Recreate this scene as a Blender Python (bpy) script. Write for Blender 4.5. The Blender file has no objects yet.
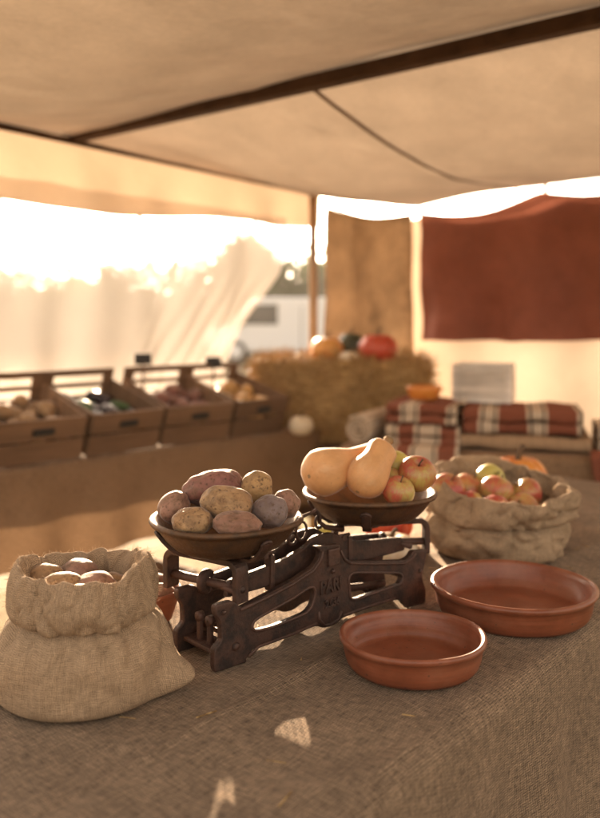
import bpy, bmesh, math, random
from mathutils import Vector, Matrix, noise, Euler
R = math.radians
sc = bpy.context.scene
COL = sc.collection
rnd = random.Random(7)

# ------------------------------------------------------------------ camera maths
F, CX, HY, EYE = 850.0, 300.0, 320.0, 1.286
def W(px, py, Y):
    """a point at depth Y seen at photo position px, py"""
    return Vector(((px - CX) / F * Y, Y, EYE - (py - HY) / F * Y))
def WZ(px, py, z):
    Y = (EYE - z) * F / (py - HY)
    return Vector(((px - CX) / F * Y, Y, z))
TZ = 0.75                                   # table top
SUN_AZ, SUN_EL = R(-9.0), R(12.0)           # azimuth from +Y towards +X

# ------------------------------------------------------------------ materials
class NT:
    def __init__(s, name):
        s.m = bpy.data.materials.new(name); s.m.use_nodes = True
        s.t = s.m.node_tree; s.t.nodes.clear()
        s.out = s.n('ShaderNodeOutputMaterial')
    def n(s, typ, **kw):
        nd = s.t.nodes.new(typ)
        for k, v in kw.items():
            if k in nd.inputs: nd.inputs[k].default_value = v
            else: setattr(nd, k, v)
        return nd
    def l(s, a, b): s.t.links.new(a, b)
    def coord(s, kind='Object', scale=(1, 1, 1)):
        c = s.n('ShaderNodeTexCoord'); mp = s.n('ShaderNodeMapping')
        mp.inputs['Scale'].default_value = scale
        s.l(c.outputs[kind], mp.inputs['Vector']); return mp.outputs['Vector']
    def noise(s, vec, scale, detail=4, rough=.55, dist=0):
        nd = s.n('ShaderNodeTexNoise'); nd.inputs['Scale'].default_value = scale
        nd.inputs['Detail'].default_value = detail; nd.inputs['Roughness'].default_value = rough
        nd.inputs['Distortion'].default_value = dist
        if vec is not None: s.l(vec, nd.inputs['Vector'])
        return nd.outputs['Fac']
    def ramp(s, fac, stops, interp='LINEAR'):
        nd = s.n('ShaderNodeValToRGB'); cr = nd.color_ramp; cr.interpolation = interp
        while len(cr.elements) < len(stops): cr.elements.new(.5)
        for e, (p, c) in zip(cr.elements, stops):
            e.position = p
            e.color = (c[0], c[1], c[2], 1) if hasattr(c, '__len__') else (c, c, c, 1)
        s.l(fac, nd.inputs['Fac']); return nd.outputs['Color']
    def mix(s, fac, a, b, blend='MIX'):
        nd = s.n('ShaderNodeMix'); nd.data_type = 'RGBA'; nd.blend_type = blend
        for sock, v in ((nd.inputs[0], fac), (nd.inputs[6], a), (nd.inputs[7], b)):
            if hasattr(v, 'links') or hasattr(v, 'is_linked'): s.l(v, sock)
            elif hasattr(v, '__len__'): sock.default_value = (v[0], v[1], v[2], 1)
            else: sock.default_value = v
        return nd.outputs[2]
    def math(s, op, a, b=0.0, c=None):
        nd = s.n('ShaderNodeMath'); nd.operation = op
        for i, v in enumerate((a, b) if c is None else (a, b, c)):
            if hasattr(v, 'is_linked'): s.l(v, nd.inputs[i])
            else: nd.inputs[i].default_value = v
        return nd.outputs[0]
    def bump(s, h, strength=.3, dist=.002, normal=None):
        nd = s.n('ShaderNodeBump'); nd.inputs['Strength'].default_value = strength
        nd.inputs['Distance'].default_value = dist; s.l(h, nd.inputs['Height'])
        if normal is not None: s.l(normal, nd.inputs['Normal'])
        return nd.outputs['Normal']
    def bsdf(s, color, rough=.6, metal=0, normal=None, sss=0, coat=0, spec=.5):
        b = s.n('ShaderNodeBsdfPrincipled')
        for sock, v in (('Base Color', color), ('Roughness', rough), ('Metallic', metal)):
            if hasattr(v, 'is_linked'): s.l(v, b.inputs[sock])
            elif hasattr(v, '__len__'): b.inputs[sock].default_value = (v[0], v[1], v[2], 1)
            else: b.inputs[sock].default_value = v
        b.inputs['Specular IOR Level'].default_value = spec
        if sss:
            b.inputs['Subsurface Weight'].default_value = sss
            b.inputs['Subsurface Radius'].default_value = (.012, .006, .003)
            b.inputs['Subsurface Scale'].default_value = 1.0
        if coat:
            b.inputs['Coat Weight'].default_value = coat; b.inputs['Coat Roughness'].default_value = .14
        if normal is not None: s.l(normal, b.inputs['Normal'])
        return b
    def done(s, shader):
        s.l(shader.outputs[0], s.out.inputs['Surface']); return s.m

def dim(c, f): return tuple(max(0, x * f) for x in c)

def weave_mat(name, col, pitch=.0034, lo=.42, trans=0.0, transp=0.0, var=.35, bump=.7, blotch=.25, rand=0.0):
    """plain woven cloth on a UV laid out in metres: threads crossing over and under"""
    s = NT(name)
    uv = s.coord('UV')
    sx = s.n('ShaderNodeSeparateXYZ'); 
    wob = s.n('ShaderNodeTexNoise'); wob.inputs['Scale'].default_value = 26; wob.inputs['Detail'].default_value = 2
    s.l(uv, wob.inputs['Vector'])
    vm = s.n('ShaderNodeVectorMath'); vm.operation = 'SCALE'; vm.inputs['Scale'].default_value = .004
    s.l(wob.outputs['Color'], vm.inputs[0])
    va = s.n('ShaderNodeVectorMath'); va.operation = 'ADD'; s.l(uv, va.inputs[0]); s.l(vm.outputs[0], va.inputs[1])
    s.l(va.outputs[0], sx.inputs[0])
    k = math.pi / pitch
    u = s.math('MULTIPLY', sx.outputs[0], k); v = s.math('MULTIPLY', sx.outputs[1], k)
    su = s.math('ABSOLUTE', s.math('SINE', u)); sv = s.math('ABSOLUTE', s.math('SINE', v))
    # checker sign decides which thread is on top
    sg = s.math('MULTIPLY', s.math('SINE', s.math('ADD', s.math('MULTIPLY', u, .5), .8)), s.math('SINE', s.math('ADD', s.math('MULTIPLY', v, .5), .8)))
    up = s.math('GREATER_THAN', sg, 0.0)
    h1 = s.math('MULTIPLY', s.math('POWER', su, .6), s.math('ADD', .55, s.math('MULTIPLY', up, .45)))
    h2 = s.math('MULTIPLY', s.math('POWER', sv, .6), s.math('SUBTRACT', 1.0, s.math('MULTIPLY', up, .45)))
    h = s.math('MAXIMUM', h1, h2)
    gap = s.math('MULTIPLY', su, sv)
    st1 = s.noise(s.coord('UV', (.9 / pitch, 40, 1)), 1.0, 1)
    st2 = s.noise(s.coord('UV', (40, .9 / pitch, 1)), 1.0, 1)
    big = s.noise(s.coord('Object'), 9, 5, .6)
    fine = s.noise(s.coord('Object'), 420, 2)
    tone = s.math('ADD', s.math('MULTIPLY', s.math('ADD', st1, st2), .5), s.math('MULTIPLY', s.math('SUBTRACT', fine, .5), .35))
    c = s.ramp(tone, [(.28, dim(col, 1 - var)), (.52, col), (.75, dim(col, 1 + var))])
    c = s.mix(1.0, c, s.ramp(h, [(.45, lo), (.75, .88), (1.0, 1.1)]), 'MULTIPLY')
    c = s.mix(blotch, c, s.ramp(big, [(.3, .45), (.7, 1.0)]), 'MULTIPLY')
    if rand:
        oi = s.n('ShaderNodeObjectInfo')
        c = s.mix(s.math('MULTIPLY', oi.outputs['Random'], rand), c, dim(col, .55))
    nrm = s.bump(s.math('ADD', h, s.math('MULTIPLY', fine, .35)), bump, pitch * .35)
    b = s.bsdf(c, .92, 0, nrm, spec=.15)
    b.inputs['Sheen Weight'].default_value = .04; b.inputs['Sheen Roughness'].default_value = .5
    sh = b
    if trans:
        t = s.n('ShaderNodeBsdfTranslucent'); s.l(c, t.inputs['Color'])
        mx = s.n('ShaderNodeMixShader'); mx.inputs[0].default_value = trans
        s.l(b.outputs[0], mx.inputs[1]); s.l(t.outputs[0], mx.inputs[2]); sh = mx
    if transp:
        t = s.n('ShaderNodeBsdfTransparent')
        mx = s.n('ShaderNodeMixShader'); mx.inputs[0].default_value = transp
        s.l(sh.outputs[0], mx.inputs[1]); s.l(t.outputs[0], mx.inputs[2]); sh = mx
    return s.done(sh)

def cloth_mat(name, col, trans=.5, transp=0.0, var=.18, tcol=None, rough=.9, crease=0.5, scale=3.0):
    """thin canvas or cotton that glows when lit from behind"""
    s = NT(name); o = s.coord('Object')
    n1 = s.noise(o, scale, 6, .62); n2 = s.noise(o, 60, 3)
    c = s.ramp(s.math('ADD', s.math('MULTIPLY', n1, .75), s.math('MULTIPLY', n2, .25)), [(.3, dim(col, 1 - var)), (.7, dim(col, 1 + var * .6))])
    nrm = s.bump(s.noise(s.coord('Object', (1, .45, 1.2)), scale * 2.2, 3, .5, .15), crease, .02)
    b = s.bsdf(c, rough, 0, nrm, spec=.15)
    t = s.n('ShaderNodeBsdfTranslucent'); s.l(nrm, t.inputs['Normal'])
    tc = c if tcol is None else s.mix(1.0, c, tcol, 'MULTIPLY')
    s.l(tc, t.inputs['Color'])
    mx = s.n('ShaderNodeMixShader'); mx.inputs[0].default_value = trans
    s.l(b.outputs[0], mx.inputs[1]); s.l(t.outputs[0], mx.inputs[2]); sh = mx
    if transp:
        tr = s.n('ShaderNodeBsdfTransparent')
        m2 = s.n('ShaderNodeMixShader'); m2.inputs[0].default_value = transp
        s.l(sh.outputs[0], m2.inputs[1]); s.l(tr.outputs[0], m2.inputs[2]); sh = m2
    return s.done(sh)

def wood_mat(name, col, scale=1.0, axis=0, rand=.35):
    s = NT(name)
    sc_ = [30, 30, 30]; sc_[axis] = 2.2
    v = s.coord('Object', tuple(x * scale for x in sc_))
    n1 = s.noise(v, 1.0, 6, .65, .8); n2 = s.noise(s.coord('Object'), 6, 4)
    c = s.ramp(n1, [(.25, dim(col, .45)), (.5, col), (.8, dim(col, 1.35))])
    c = s.mix(.45, c, s.ramp(n2, [(.3, .4), (.7, 1)]), 'MULTIPLY')
    oi = s.n('ShaderNodeObjectInfo')
    c = s.mix(s.math('MULTIPLY', oi.outputs['Random'], rand), c, dim(col, .5))
    return s.done(s.bsdf(c, .75, 0, s.bump(n1, .35, .003), spec=.25))

def potato_mat(name, col, col2, speck=(.10, .05, .025)):
    s = NT(name)
    oi = s.n('ShaderNodeObjectInfo')
    c0 = s.n('ShaderNodeTexCoord'); ad = s.n('ShaderNodeVectorMath'); ad.operation = 'ADD'
    cmb = s.n('ShaderNodeCombineXYZ'); s.l(s.math('MULTIPLY', oi.outputs['Random'], 13.0), cmb.inputs[0])
    s.l(c0.outputs['Object'], ad.inputs[0]); s.l(cmb.outputs[0], ad.inputs[1]); o = ad.outputs[0]
    n1 = s.noise(o, 42, 6, .7); n2 = s.noise(o, 130, 5, .75); n3 = s.noise(o, 14, 3)
    c = s.ramp(n1, [(.3, dim(col2, .6)), (.5, dim(col, .82)), (.72, dim(col, 1.12))])
    c = s.mix(s.ramp(n3, [(.42, 0.0), (.65, .6)]), c, col2)
    c = s.mix(s.ramp(n2, [(.53, 0.0), (.64, .8)]), c, speck)
    vo = s.n('ShaderNodeTexVoronoi'); vo.inputs['Scale'].default_value = 85; s.l(o, vo.inputs['Vector'])
    dots = s.ramp(vo.outputs['Distance'], [(.10, 1.0), (.2, 0.0)])
    c = s.mix(s.math('MULTIPLY', dots, .7), c, dim(speck, .7))
    dirt = s.noise(o, 30, 5, .7)
    c = s.mix(s.ramp(dirt, [(.47, 0.0), (.66, .6)]), c, (.15, .095, .052))
    nrm = s.bump(s.math('SUBTRACT', n2, s.math('MULTIPLY', dots, .6)), .45, .0012)
    nrm = s.bump(n1, .3, .003, nrm)
    b = s.bsdf(c, .62, 0, nrm, sss=.05, spec=.35)
    b.inputs['Sheen Weight'].default_value = .3; b.inputs['Sheen Roughness'].default_value = .35
    return s.done(b)

def fruit_mat(name, base, blush, streak=.5, cover=.5, spec=.5):
    s = NT(name)
    oi = s.n('ShaderNodeObjectInfo')
    c0 = s.n('ShaderNodeTexCoord'); ad = s.n('ShaderNodeVectorMath'); ad.operation = 'ADD'
    cmb = s.n('ShaderNodeCombineXYZ'); s.l(s.math('MULTIPLY', oi.outputs['Random'], 9.0), cmb.inputs[0])
    s.l(c0.outputs['Object'], ad.inputs[0]); s.l(cmb.outputs[0], ad.inputs[1])
    mp = s.n('ShaderNodeMapping'); mp.inputs['Scale'].default_value = (1, 1, .22); s.l(ad.outputs[0], mp.inputs['Vector'])
    big = s.noise(ad.outputs[0], 17, 2); st = s.noise(mp.outputs[0], 190, 4, .7); fine = s.noise(ad.outputs[0], 500, 2)
    f = s.math('ADD', s.math('MULTIPLY', big, 1.0 - streak * .5), s.math('MULTIPLY', st, streak * .5))
    lo = .62 - cover * .32
    c = s.mix(s.ramp(f, [(lo, 0.0), (lo + .16, 1.0)]), base, s.ramp(st, [(.3, dim(blush, .75)), (.7, dim(blush, 1.3))]))
    vo = s.n('ShaderNodeTexVoronoi'); vo.inputs['Scale'].default_value = 260; s.l(ad.outputs[0], vo.inputs['Vector'])
    c = s.mix(s.ramp(vo.outputs['Distance'], [(.1, .55), (.2, 0.0)]), c, (.5, .36, .16))
    b = s.bsdf(c, s.ramp(fine, [(.3, .28), (.7, .45)]), 0, None, sss=.1, spec=spec)
    return s.done(b)

def squash_mat(name, col):
    s = NT(name); o = s.coord('Object')
    n1 = s.noise(o, 24, 4); n2 = s.noise(o, 160, 4, .7); st = s.noise(s.coord('Object', (60, 60, 4)), 1.5, 4)
    c = s.ramp(s.math('ADD', s.math('MULTIPLY', n1, .6), s.math('MULTIPLY', st, .4)), [(.3, dim(col, .82)), (.7, dim(col, 1.1))])
    c = s.mix(s.ramp(n2, [(.62, 0.0), (.72, .5)]), c, (.36, .2, .08))
    sc1 = s.noise(s.coord('Object', (40, 40, 160)), 1, 3, .7)
    c = s.mix(s.ramp(sc1, [(.66, 0.0), (.74, .45)]), c, (.25, .14, .07))
    bl = s.noise(o, 9, 5, .65)
    c = s.mix(s.ramp(bl, [(.45, 0.0), (.7, .5)]), c, dim(col, .62))
    bloom = s.noise(s.coord('Object', (30, 30, 12)), 1, 5, .7)
    c = s.mix(s.ramp(bloom, [(.5, 0.0), (.75, .35)]), c, (.72, .55, .36))
    b = s.bsdf(c, s.ramp(n1, [(.3, .45), (.7, .65)]), 0, s.bump(n2, .2, .001), sss=.08, spec=.35)
    b.inputs['Sheen Weight'].default_value = .35; b.inputs['Sheen Roughness'].default_value = .3
    return s.done(b)

def iron_mat(name, col, rust, metal=.35, rough=.5):
    s = NT(name); o = s.coord('Object')
    n1 = s.noise(o, 34, 7, .75); n2 = s.noise(o, 170, 5, .75); n3 = s.noise(o, 9, 4)
    c = s.mix(s.ramp(n1, [(.40, 0.0), (.56, 1.0)]), col, rust)
    c = s.mix(s.ramp(n2, [(.58, 0.0), (.75, .6)]), c, dim(rust, 1.6))
    c = s.mix(.5, c, s.ramp(n3, [(.3, .5), (.7, 1.0)]), 'MULTIPLY')
    g = s.n('ShaderNodeNewGeometry')
    c = s.mix(s.ramp(g.outputs['Pointiness'], [(.52, 0.0), (.62, .35)]), c, dim(rust, 2.2))
    rr = s.ramp(n2, [(.3, rough - .12), (.7, rough + .22)])
    nrm = s.bump(n2, .75, .0016); nrm = s.bump(n1, .35, .003, nrm)
    return s.done(s.bsdf(c, rr, metal, nrm, spec=.4))

def terracotta_mat(name, col, glaze=1.0):
    s = NT(name); o = s.coord('Object')
    n1 = s.noise(o, 22, 5, .6); n2 = s.noise(o, 300, 3); n3 = s.noise(s.coord('Object', (1, 1, 26)), 8, 4, .6)
    c = s.ramp(s.math('ADD', s.math('MULTIPLY', n1, .6), s.math('MULTIPLY', n3, .4)), [(.3, dim(col, .62)), (.55, col), (.75, dim(col, 1.3))])
    rim = s.noise(o, 60, 4, .7)
    c = s.mix(s.ramp(rim, [(.62, 0.0), (.78, .55)]), c, dim(col, .4))
    vo = s.n('ShaderNodeTexVoronoi'); vo.inputs['Scale'].default_value = 48; s.l(o, vo.inputs['Vector'])
    c = s.mix(s.ramp(vo.outputs['Distance'], [(.05, .8), (.1, 0.0)]), c, (.05, .02, .012))
    dust = s.noise(o, 13, 6, .7)
    c = s.mix(s.ramp(dust, [(.48, 0.0), (.74, .26)]), c, (.38, .20, .12))
    chip = s.noise(o, 120, 3, .6)
    c = s.mix(s.ramp(chip, [(.70, 0.0), (.74, .7)]), c, dim(col, .35))
    nrm = s.bump(n3, .25, .002); nrm = s.bump(n2, .12, .0006, nrm)
    rr = s.ramp(n1, [(.3, .34), (.7, .52)]) if glaze > .5 else s.ramp(n1, [(.3, .55), (.7, .75)])
    return s.done(s.bsdf(c, rr, 0, nrm, coat=.16 * glaze, spec=.4))

def plain_mat(name, col, rough=.6, metal=0, var=.2, scale=20, bump=.15, sss=0, spec=.4):
    s = NT(name); o = s.coord('Object'); n1 = s.noise(o, scale, 5, .6)
    c = s.ramp(n1, [(.3, dim(col, 1 - var)), (.7, dim(col, 1 + var))])
    return s.done(s.bsdf(c, rough, metal, s.bump(n1, bump, .002), sss=sss, spec=spec))

def stripe_mat(name, stops, period, axis=0, rough=.95):
    """woven blanket with stripes fixed along its UV"""
    s = NT(name); uv = s.coord('UV'); sx = s.n('ShaderNodeSeparateXYZ'); s.l(uv, sx.inputs[0])
    f = s.math('FRACT', s.math('DIVIDE', sx.outputs[axis], period))
    c = s.ramp(f, stops, 'CONSTANT')
    n2 = s.noise(s.coord('UV', (260, 260, 1)), 1, 3)
    c = s.mix(.5, c, s.ramp(n2, [(.3, .5), (.7, 1)]), 'MULTIPLY')
    return s.done(s.bsdf(c, rough, 0, s.bump(n2, .5, .004), spec=.1))

M = {}
M['table_burlap'] = weave_mat('table_burlap', (.33, .23, .15), .0037, blotch=.55, bump=1.0, var=.55, lo=.25)
M['sack_burlap'] = weave_mat('sack_burlap', (.50, .35, .22), .0029, trans=.12, var=.3, blotch=.3, bump=.8)
M['stall_burlap'] = weave_mat('stall_burlap', (.36, .225, .13), .006, trans=.15, blotch=.35)
M['hanging_burlap'] = cloth_mat('hanging_burlap', (.20, .125, .07), trans=.15, var=.5, scale=5, crease=.6)
M['tarp'] = cloth_mat('tarp', (.57, .47, .375), trans=.12, var=.24, scale=2.6, crease=.6)
M['valance'] = cloth_mat('valance', (.58, .45, .33), trans=.16, var=.10, scale=3)
M['gauze'] = cloth_mat('gauze', (.72, .69, .66), trans=.15, transp=.50, var=.06, scale=3)
M['cream_wall'] = cloth_mat('cream_wall', (.66, .55, .44), trans=.15, var=.12, scale=3)
M['rust_cloth'] = cloth_mat('rust_cloth', (.265, .10, .07), trans=.13, var=.22, scale=5, crease=.6)
M['seam'] = plain_mat('seam', (.20, .13, .085), .9, var=.2)
M['dark_wood'] = wood_mat('dark_wood', (.085, .045, .026), .5, 0, .1)
M['post_wood'] = wood_mat('post_wood', (.55, .36, .21), 1, 2, .1)
M['crate_wood'] = wood_mat('crate_wood', (.23, .13, .07), .8, 0, .75)
M['table_wood'] = wood_mat('table_wood', (.26, .16, .09), .6, 0, .2)
M['white_wood'] = wood_mat('white_wood', (.82, .77, .70), .8, 0, .1)
M['iron'] = iron_mat('iron', (.030, .021, .018), (.082, .042, .030), .25, .45)
M['pan_metal'] = iron_mat('pan_metal', (.095, .060, .040), (.15, .080, .042), .55, .42)
M['terracotta'] = terracotta_mat('terracotta', (.235, .068, .031))
M['clay'] = terracotta_mat('clay', (.30, .10, .05), .2)
M['potato_red'] = potato_mat('potato_red', (.29, .125, .095), (.20, .075, .06))
M['potato_tan'] = potato_mat('potato_tan', (.45, .275, .135), (.33, .175, .08))
M['potato_yellow'] = potato_mat('potato_yellow', (.49, .30, .13), (.38, .21, .085))
M['potato_grey'] = potato_mat('potato_grey', (.22, .16, .15), (.165, .11, .10))
M['potato_rose'] = potato_mat('potato_rose', (.37, .20, .135), (.26, .125, .085))
M['squash'] = squash_mat('squash', (.66, .345, .145))
M['apple_red'] = fruit_mat('apple_red', (.44, .31, .085), (.36, .060, .040), .7, .80)
M['apple_green'] = fruit_mat('apple_green', (.47, .40, .10), (.40, .12, .05), .7, .22)
M['apple_mixed'] = fruit_mat('apple_mixed', (.46, .34, .10), (.40, .09, .05), .7, .62)
M['stem'] = plain_mat('stem', (.10, .06, .03), .8)
M['squash_stem'] = plain_mat('squash_stem', (.30, .19, .09), .8)
M['pumpkin_orange'] = fruit_mat('pumpkin_orange', (.62, .24, .04), (.55, .16, .025), .4, .5)
M['pumpkin_red'] = fruit_mat('pumpkin_red', (.50, .065, .025), (.42, .04, .02), .4, .5)
M['pumpkin_yellow'] = fruit_mat('pumpkin_yellow', (.62, .32, .08), (.58, .22, .04), .4, .5)
M['squash_green'] = fruit_mat('squash_green', (.035, .05, .022), (.02, .03, .015), .4, .5)
M['gourd_white'] = fruit_mat('gourd_white', (.66, .58, .44), (.58, .46, .30), .4, .4)
M['eggplant'] = plain_mat('eggplant', (.022, .010, .018), .25, spec=.6)
M['courgette'] = plain_mat('courgette', (.045, .085, .022), .45)
M['onion'] = plain_mat('onion', (.50, .29, .10), .4, var=.3)
M['leaf_green'] = plain_mat('leaf_green', (.10, .16, .04), .5)
M['black_paint'] = plain_mat('black_paint', (.018, .016, .015), .6)
M['twine'] = plain_mat('twine', (.42, .24, .07), .8)
s = NT('straw'); oi = s.coord('Object'); n1 = s.noise(s.coord('Object', (8, 120, 120)), 1.2, 5, .7)
n2 = s.noise(oi, 7, 3)
M['straw'] = s.done(s.bsdf(s.mix(.35, s.ramp(n1, [(.34, (.13, .065, .022)), (.5, (.47, .29, .11)), (.68, (.78, .54, .24))]), s.ramp(n2, [(.3, .5), (.7, 1.0)]), 'MULTIPLY'), .7, 0, s.bump(n1, .7, .006), spec=.3))
CRM, RST, DRK, TAN = (.60, .48, .36), (.25, .085, .05), (.07, .045, .035), (.42, .28, .17)
M['blanket_a'] = stripe_mat('blanket_a', [(0, CRM), (.18, DRK), (.22, CRM), (.30, RST), (.66, CRM), (.74, DRK), (.79, CRM)], .17)
M['blanket_b'] = stripe_mat('blanket_b', [(0, RST), (.30, CRM), (.36, DRK), (.41, CRM), (.62, DRK), (.66, CRM), (.72, RST)], .19)
M['blanket_c'] = stripe_mat('blanket_c', [(0, CRM), (.42, TAN), (.50, CRM), (.70, DRK), (.74, CRM)], .06)
M['blanket_d'] = stripe_mat('blanket_d', [(0, TAN), (.5, dim(TAN, .8)), (.6, TAN)], .05)
# ground
s = NT('earth'); o = s.coord('Object')
n1 = s.noise(o, .35, 6, .6); n2 = s.noise(o, 9, 6, .65); n3 = s.noise(o, 70, 3)
c = s.mix(s.ramp(n1, [(.4, 0.0), (.62, 1.0)]), s.ramp(n2, [(.3, (.12, .075, .04)), (.7, (.26, .175, .10))]), s.ramp(n2, [(.3, (.055, .06, .02)), (.7, (.17, .15, .055))]))
M['earth'] = s.done(s.bsdf(c, .95, 0, s.bump(s.math('ADD', n2, s.math('MULTIPLY', n3, .4)), .6, .03), spec=.1))
M['leaf'] = cloth_mat('leaf', (.055, .075, .025), trans=.4, var=.4, scale=1.2, crease=0)
M['bark'] = plain_mat('bark', (.08, .055, .035), .9, scale=8, bump=.5)
M['white_paint'] = plain_mat('white_paint', (.74, .74, .74), .35, var=.03)
M['glass'] = plain_mat('glass', (.03, .035, .04), .12, spec=.6)
M['rubber'] = plain_mat('rubber', (.02, .02, .02), .8)
M['lamp_glass'] = plain_mat('lamp_glass', (.35, .06, .04), .2)
M['rope'] = plain_mat('rope', (.45, .32, .18), .9)

# ------------------------------------------------------------------ object helpers
def tag(o, label=None, cat=None, group=None, kind=None):
    if label: o['label'] = label
    if cat: o['category'] = cat
    if group: o['group'] = group
    if kind: o['kind'] = kind
    return o
def link(name, me, parent=None):
    o = bpy.data.objects.new(name, me); COL.objects.link(o)
    if parent is not None: o.parent = parent
    return o
def empty(name, loc, rz=0.0):
    o = bpy.data.objects.new(name, None); COL.objects.link(o)
    o.empty_display_size = .05; o.location = loc; o.rotation_euler = (0, 0, rz); return o
def dup(o, parent=None):
    c = o.copy(); COL.objects.link(c)
    if parent is not None: c.parent = parent
    for ch in [x for x in COL.objects if x.parent == o]: dup(ch, c)
    return c

class MB:
    def __init__(s): s.v = []; s.f = []; s.uv = []; s.sm = []
    def add(s, verts, faces, uvs=None, smooth=True, M4=None):
        b = len(s.v)
        for p in verts:
            p = Vector(p)
            s.v.append(M4 @ p if M4 is not None else p)
        for i, f in enumerate(faces):
            s.f.append([b + k for k in f]); s.sm.append(smooth)
            s.uv.append([uvs[k] for k in f] if uvs else [(0, 0)] * len(f))
        return s
    def box(s, c, size, rot=None, bev=.0, smooth=False):
        bm = bmesh.new(); bmesh.ops.create_cube(bm, size=1)
        for v in bm.verts: v.co = Vector((v.co.x * size[0], v.co.y * size[1], v.co.z * size[2]))
        if bev: bmesh.ops.bevel(bm, geom=bm.edges[:], offset=min(bev, min(size) * .45), segments=2, affect='EDGES', profile=.6)
        m = Matrix.Translation(Vector(c)) @ (Euler(rot).to_matrix().to_4x4() if rot else Matrix())
        bm.verts.index_update()
        vs = [v.co.copy() for v in bm.verts]; fs = [[v.index for v in f.verts] for f in bm.faces]
        bm.free()
        return s.add(vs, fs, [(v.x, v.y + v.z) for v in vs], smooth, m)
    def tube(s, path, rad, seg=10, cap=True, flat=1.0):
        path = [Vector(p) for p in path]; n = len(path)
        rads = rad if hasattr(rad, '__len__') else [rad] * n
        vs = []; fs = []; uv = []
        t0 = (path[1] - path[0]).normalized()
        ref = Vector((0, 0, 1)) if abs(t0.z) < .9 else Vector((1, 0, 0))
        u = t0.cross(ref).normalized(); d = 0
        for i, p in enumerate(path):
            t = ((path[min(i + 1, n - 1)] - path[max(i - 1, 0)])).normalized()
            u = (u - t * u.dot(t)).normalized(); w = t.cross(u)
            if i: d += (p - path[i - 1]).length
            for k in range(seg):
                a = 2 * math.pi * k / seg
                vs.append(p + (u * math.cos(a) + w * math.sin(a) * flat) * rads[i]); uv.append((a * rads[i], d))
        for i in range(n - 1):
            for k in range(seg):
                k2 = (k + 1) % seg
                fs.append([i * seg + k, i * seg + k2, (i + 1) * seg + k2, (i + 1) * seg + k])
        if cap:
            fs.append(list(range(seg))[::-1]); fs.append([(n - 1) * seg + k for k in range(seg)])
        return s.add(vs, fs, uv)
    def lathe(s, prof, seg=64, M4=None, fn=None, close=False):
        """prof: (r, z) list; fn(theta, i, r, z) -> (r, z)"""
        vs = []; fs = []; uv = []; d = 0; n = len(prof)
        rm = max(p[0] for p in prof)
        for i, (r, z) in enumerate(prof):
            if i: d += math.hypot(r - prof[i - 1][0], z - prof[i - 1][1])
            for k in range(seg):
                a = 2 * math.pi * k / seg
                rr, zz = fn(a, i, r, z) if fn else (r, z)
                vs.append((rr * math.cos(a), rr * math.sin(a), zz)); uv.append((a * rm, d))
        for i in range(n - 1):
            for k in range(seg):
                k2 = (k + 1) % seg
                fs.append([i * seg + k, i * seg + k2, (i + 1) * seg + k2, (i + 1) * seg + k])
        b = len(s.f)
        s.add(vs, fs, uv, True, M4)
        for j in range(b, len(s.f)):                      # no uv wrap at the seam
            us = [q[0] for q in s.uv[j]]
            if max(us) - min(us) > math.pi * rm:
                s.uv[j] = [(q[0] + 2 * math.pi * rm if q[0] < math.pi * rm else q[0], q[1]) for q in s.uv[j]]
        return s
    def grid(s, nu, nv, fn, uvfn=None):
        vs = []; uv = []; fs = []
        for j in range(nv + 1):
            for i in range(nu + 1):
                vs.append(fn(i / nu, j / nv)); uv.append(uvfn(i / nu, j / nv) if uvfn else (i / nu, j / nv))
        for j in range(nv):
            for i in range(nu):
                a = j * (nu + 1) + i; fs.append([a, a + 1, a + nu + 2, a + nu + 1])
        return s.add(vs, fs, uv)
    def build(s, name, mat, parent=None, loc=None, rot=None, sharp=None):
        me = bpy.data.meshes.new(name)
        me.from_pydata([tuple(v) for v in s.v], [], s.f)
        ul = me.uv_layers.new(name='uv'); k = 0
        flat = [c for f in s.uv for q in f for c in q]
        ul.data.foreach_set('uv', flat)
        me.polygons.foreach_set('use_smooth', s.sm)
        me.materials.append(M[mat] if isinstance(mat, str) else mat)
        me.validate(); me.update()
        o = link(name, me, parent)
        if loc is not None: o.location = loc
        if rot is not None: o.rotation_euler = rot
        return o

def curve_mesh(polys, thick, bevel, xz=True):
    """polygons (outer first, then holes) extruded and bevelled as cast metal; local x = x, z = y"""
    cu = bpy.data.curves.new('plate', 'CURVE'); cu.dimensions = '2D'; cu.fill_mode = 'BOTH'
    cu.extrude = thick / 2 - bevel; cu.bevel_depth = bevel; cu.bevel_resolution = 2; cu.offset = -bevel
    for pts in polys:
        sp = cu.splines.new('POLY'); sp.points.add(len(pts) - 1); sp.use_cyclic_u = True
        for q, (x, y) in zip(sp.points, pts): q.co = (x, y, 0, 1)
    o = bpy.data.objects.new('plate', cu); COL.objects.link(o)
    dg = bpy.context.evaluated_depsgraph_get(); me = bpy.data.meshes.new_from_object(o.evaluated_get(dg))
    bpy.data.objects.remove(o); bpy.data.curves.remove(cu)
    if xz: me.transform(Matrix.Rotation(math.pi / 2, 4, 'X'))
    return me
def text_mesh(body, size, ext):
    cu = bpy.data.curves.new('word', 'FONT'); cu.body = body; cu.size = size; cu.extrude = ext; cu.bevel_depth = ext * .4
    cu.align_x = 'CENTER'; cu.resolution_u = 3; cu.offset = size * .012
    o = bpy.data.objects.new('word', cu); COL.objects.link(o)
    dg = bpy.context.evaluated_depsgraph_get(); me = bpy.data.meshes.new_from_object(o.evaluated_get(dg))
    bpy.data.objects.remove(o); bpy.data.curves.remove(cu)
    me.transform(Matrix.Rotation(math.pi / 2, 4, 'X'))
    return me
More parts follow.
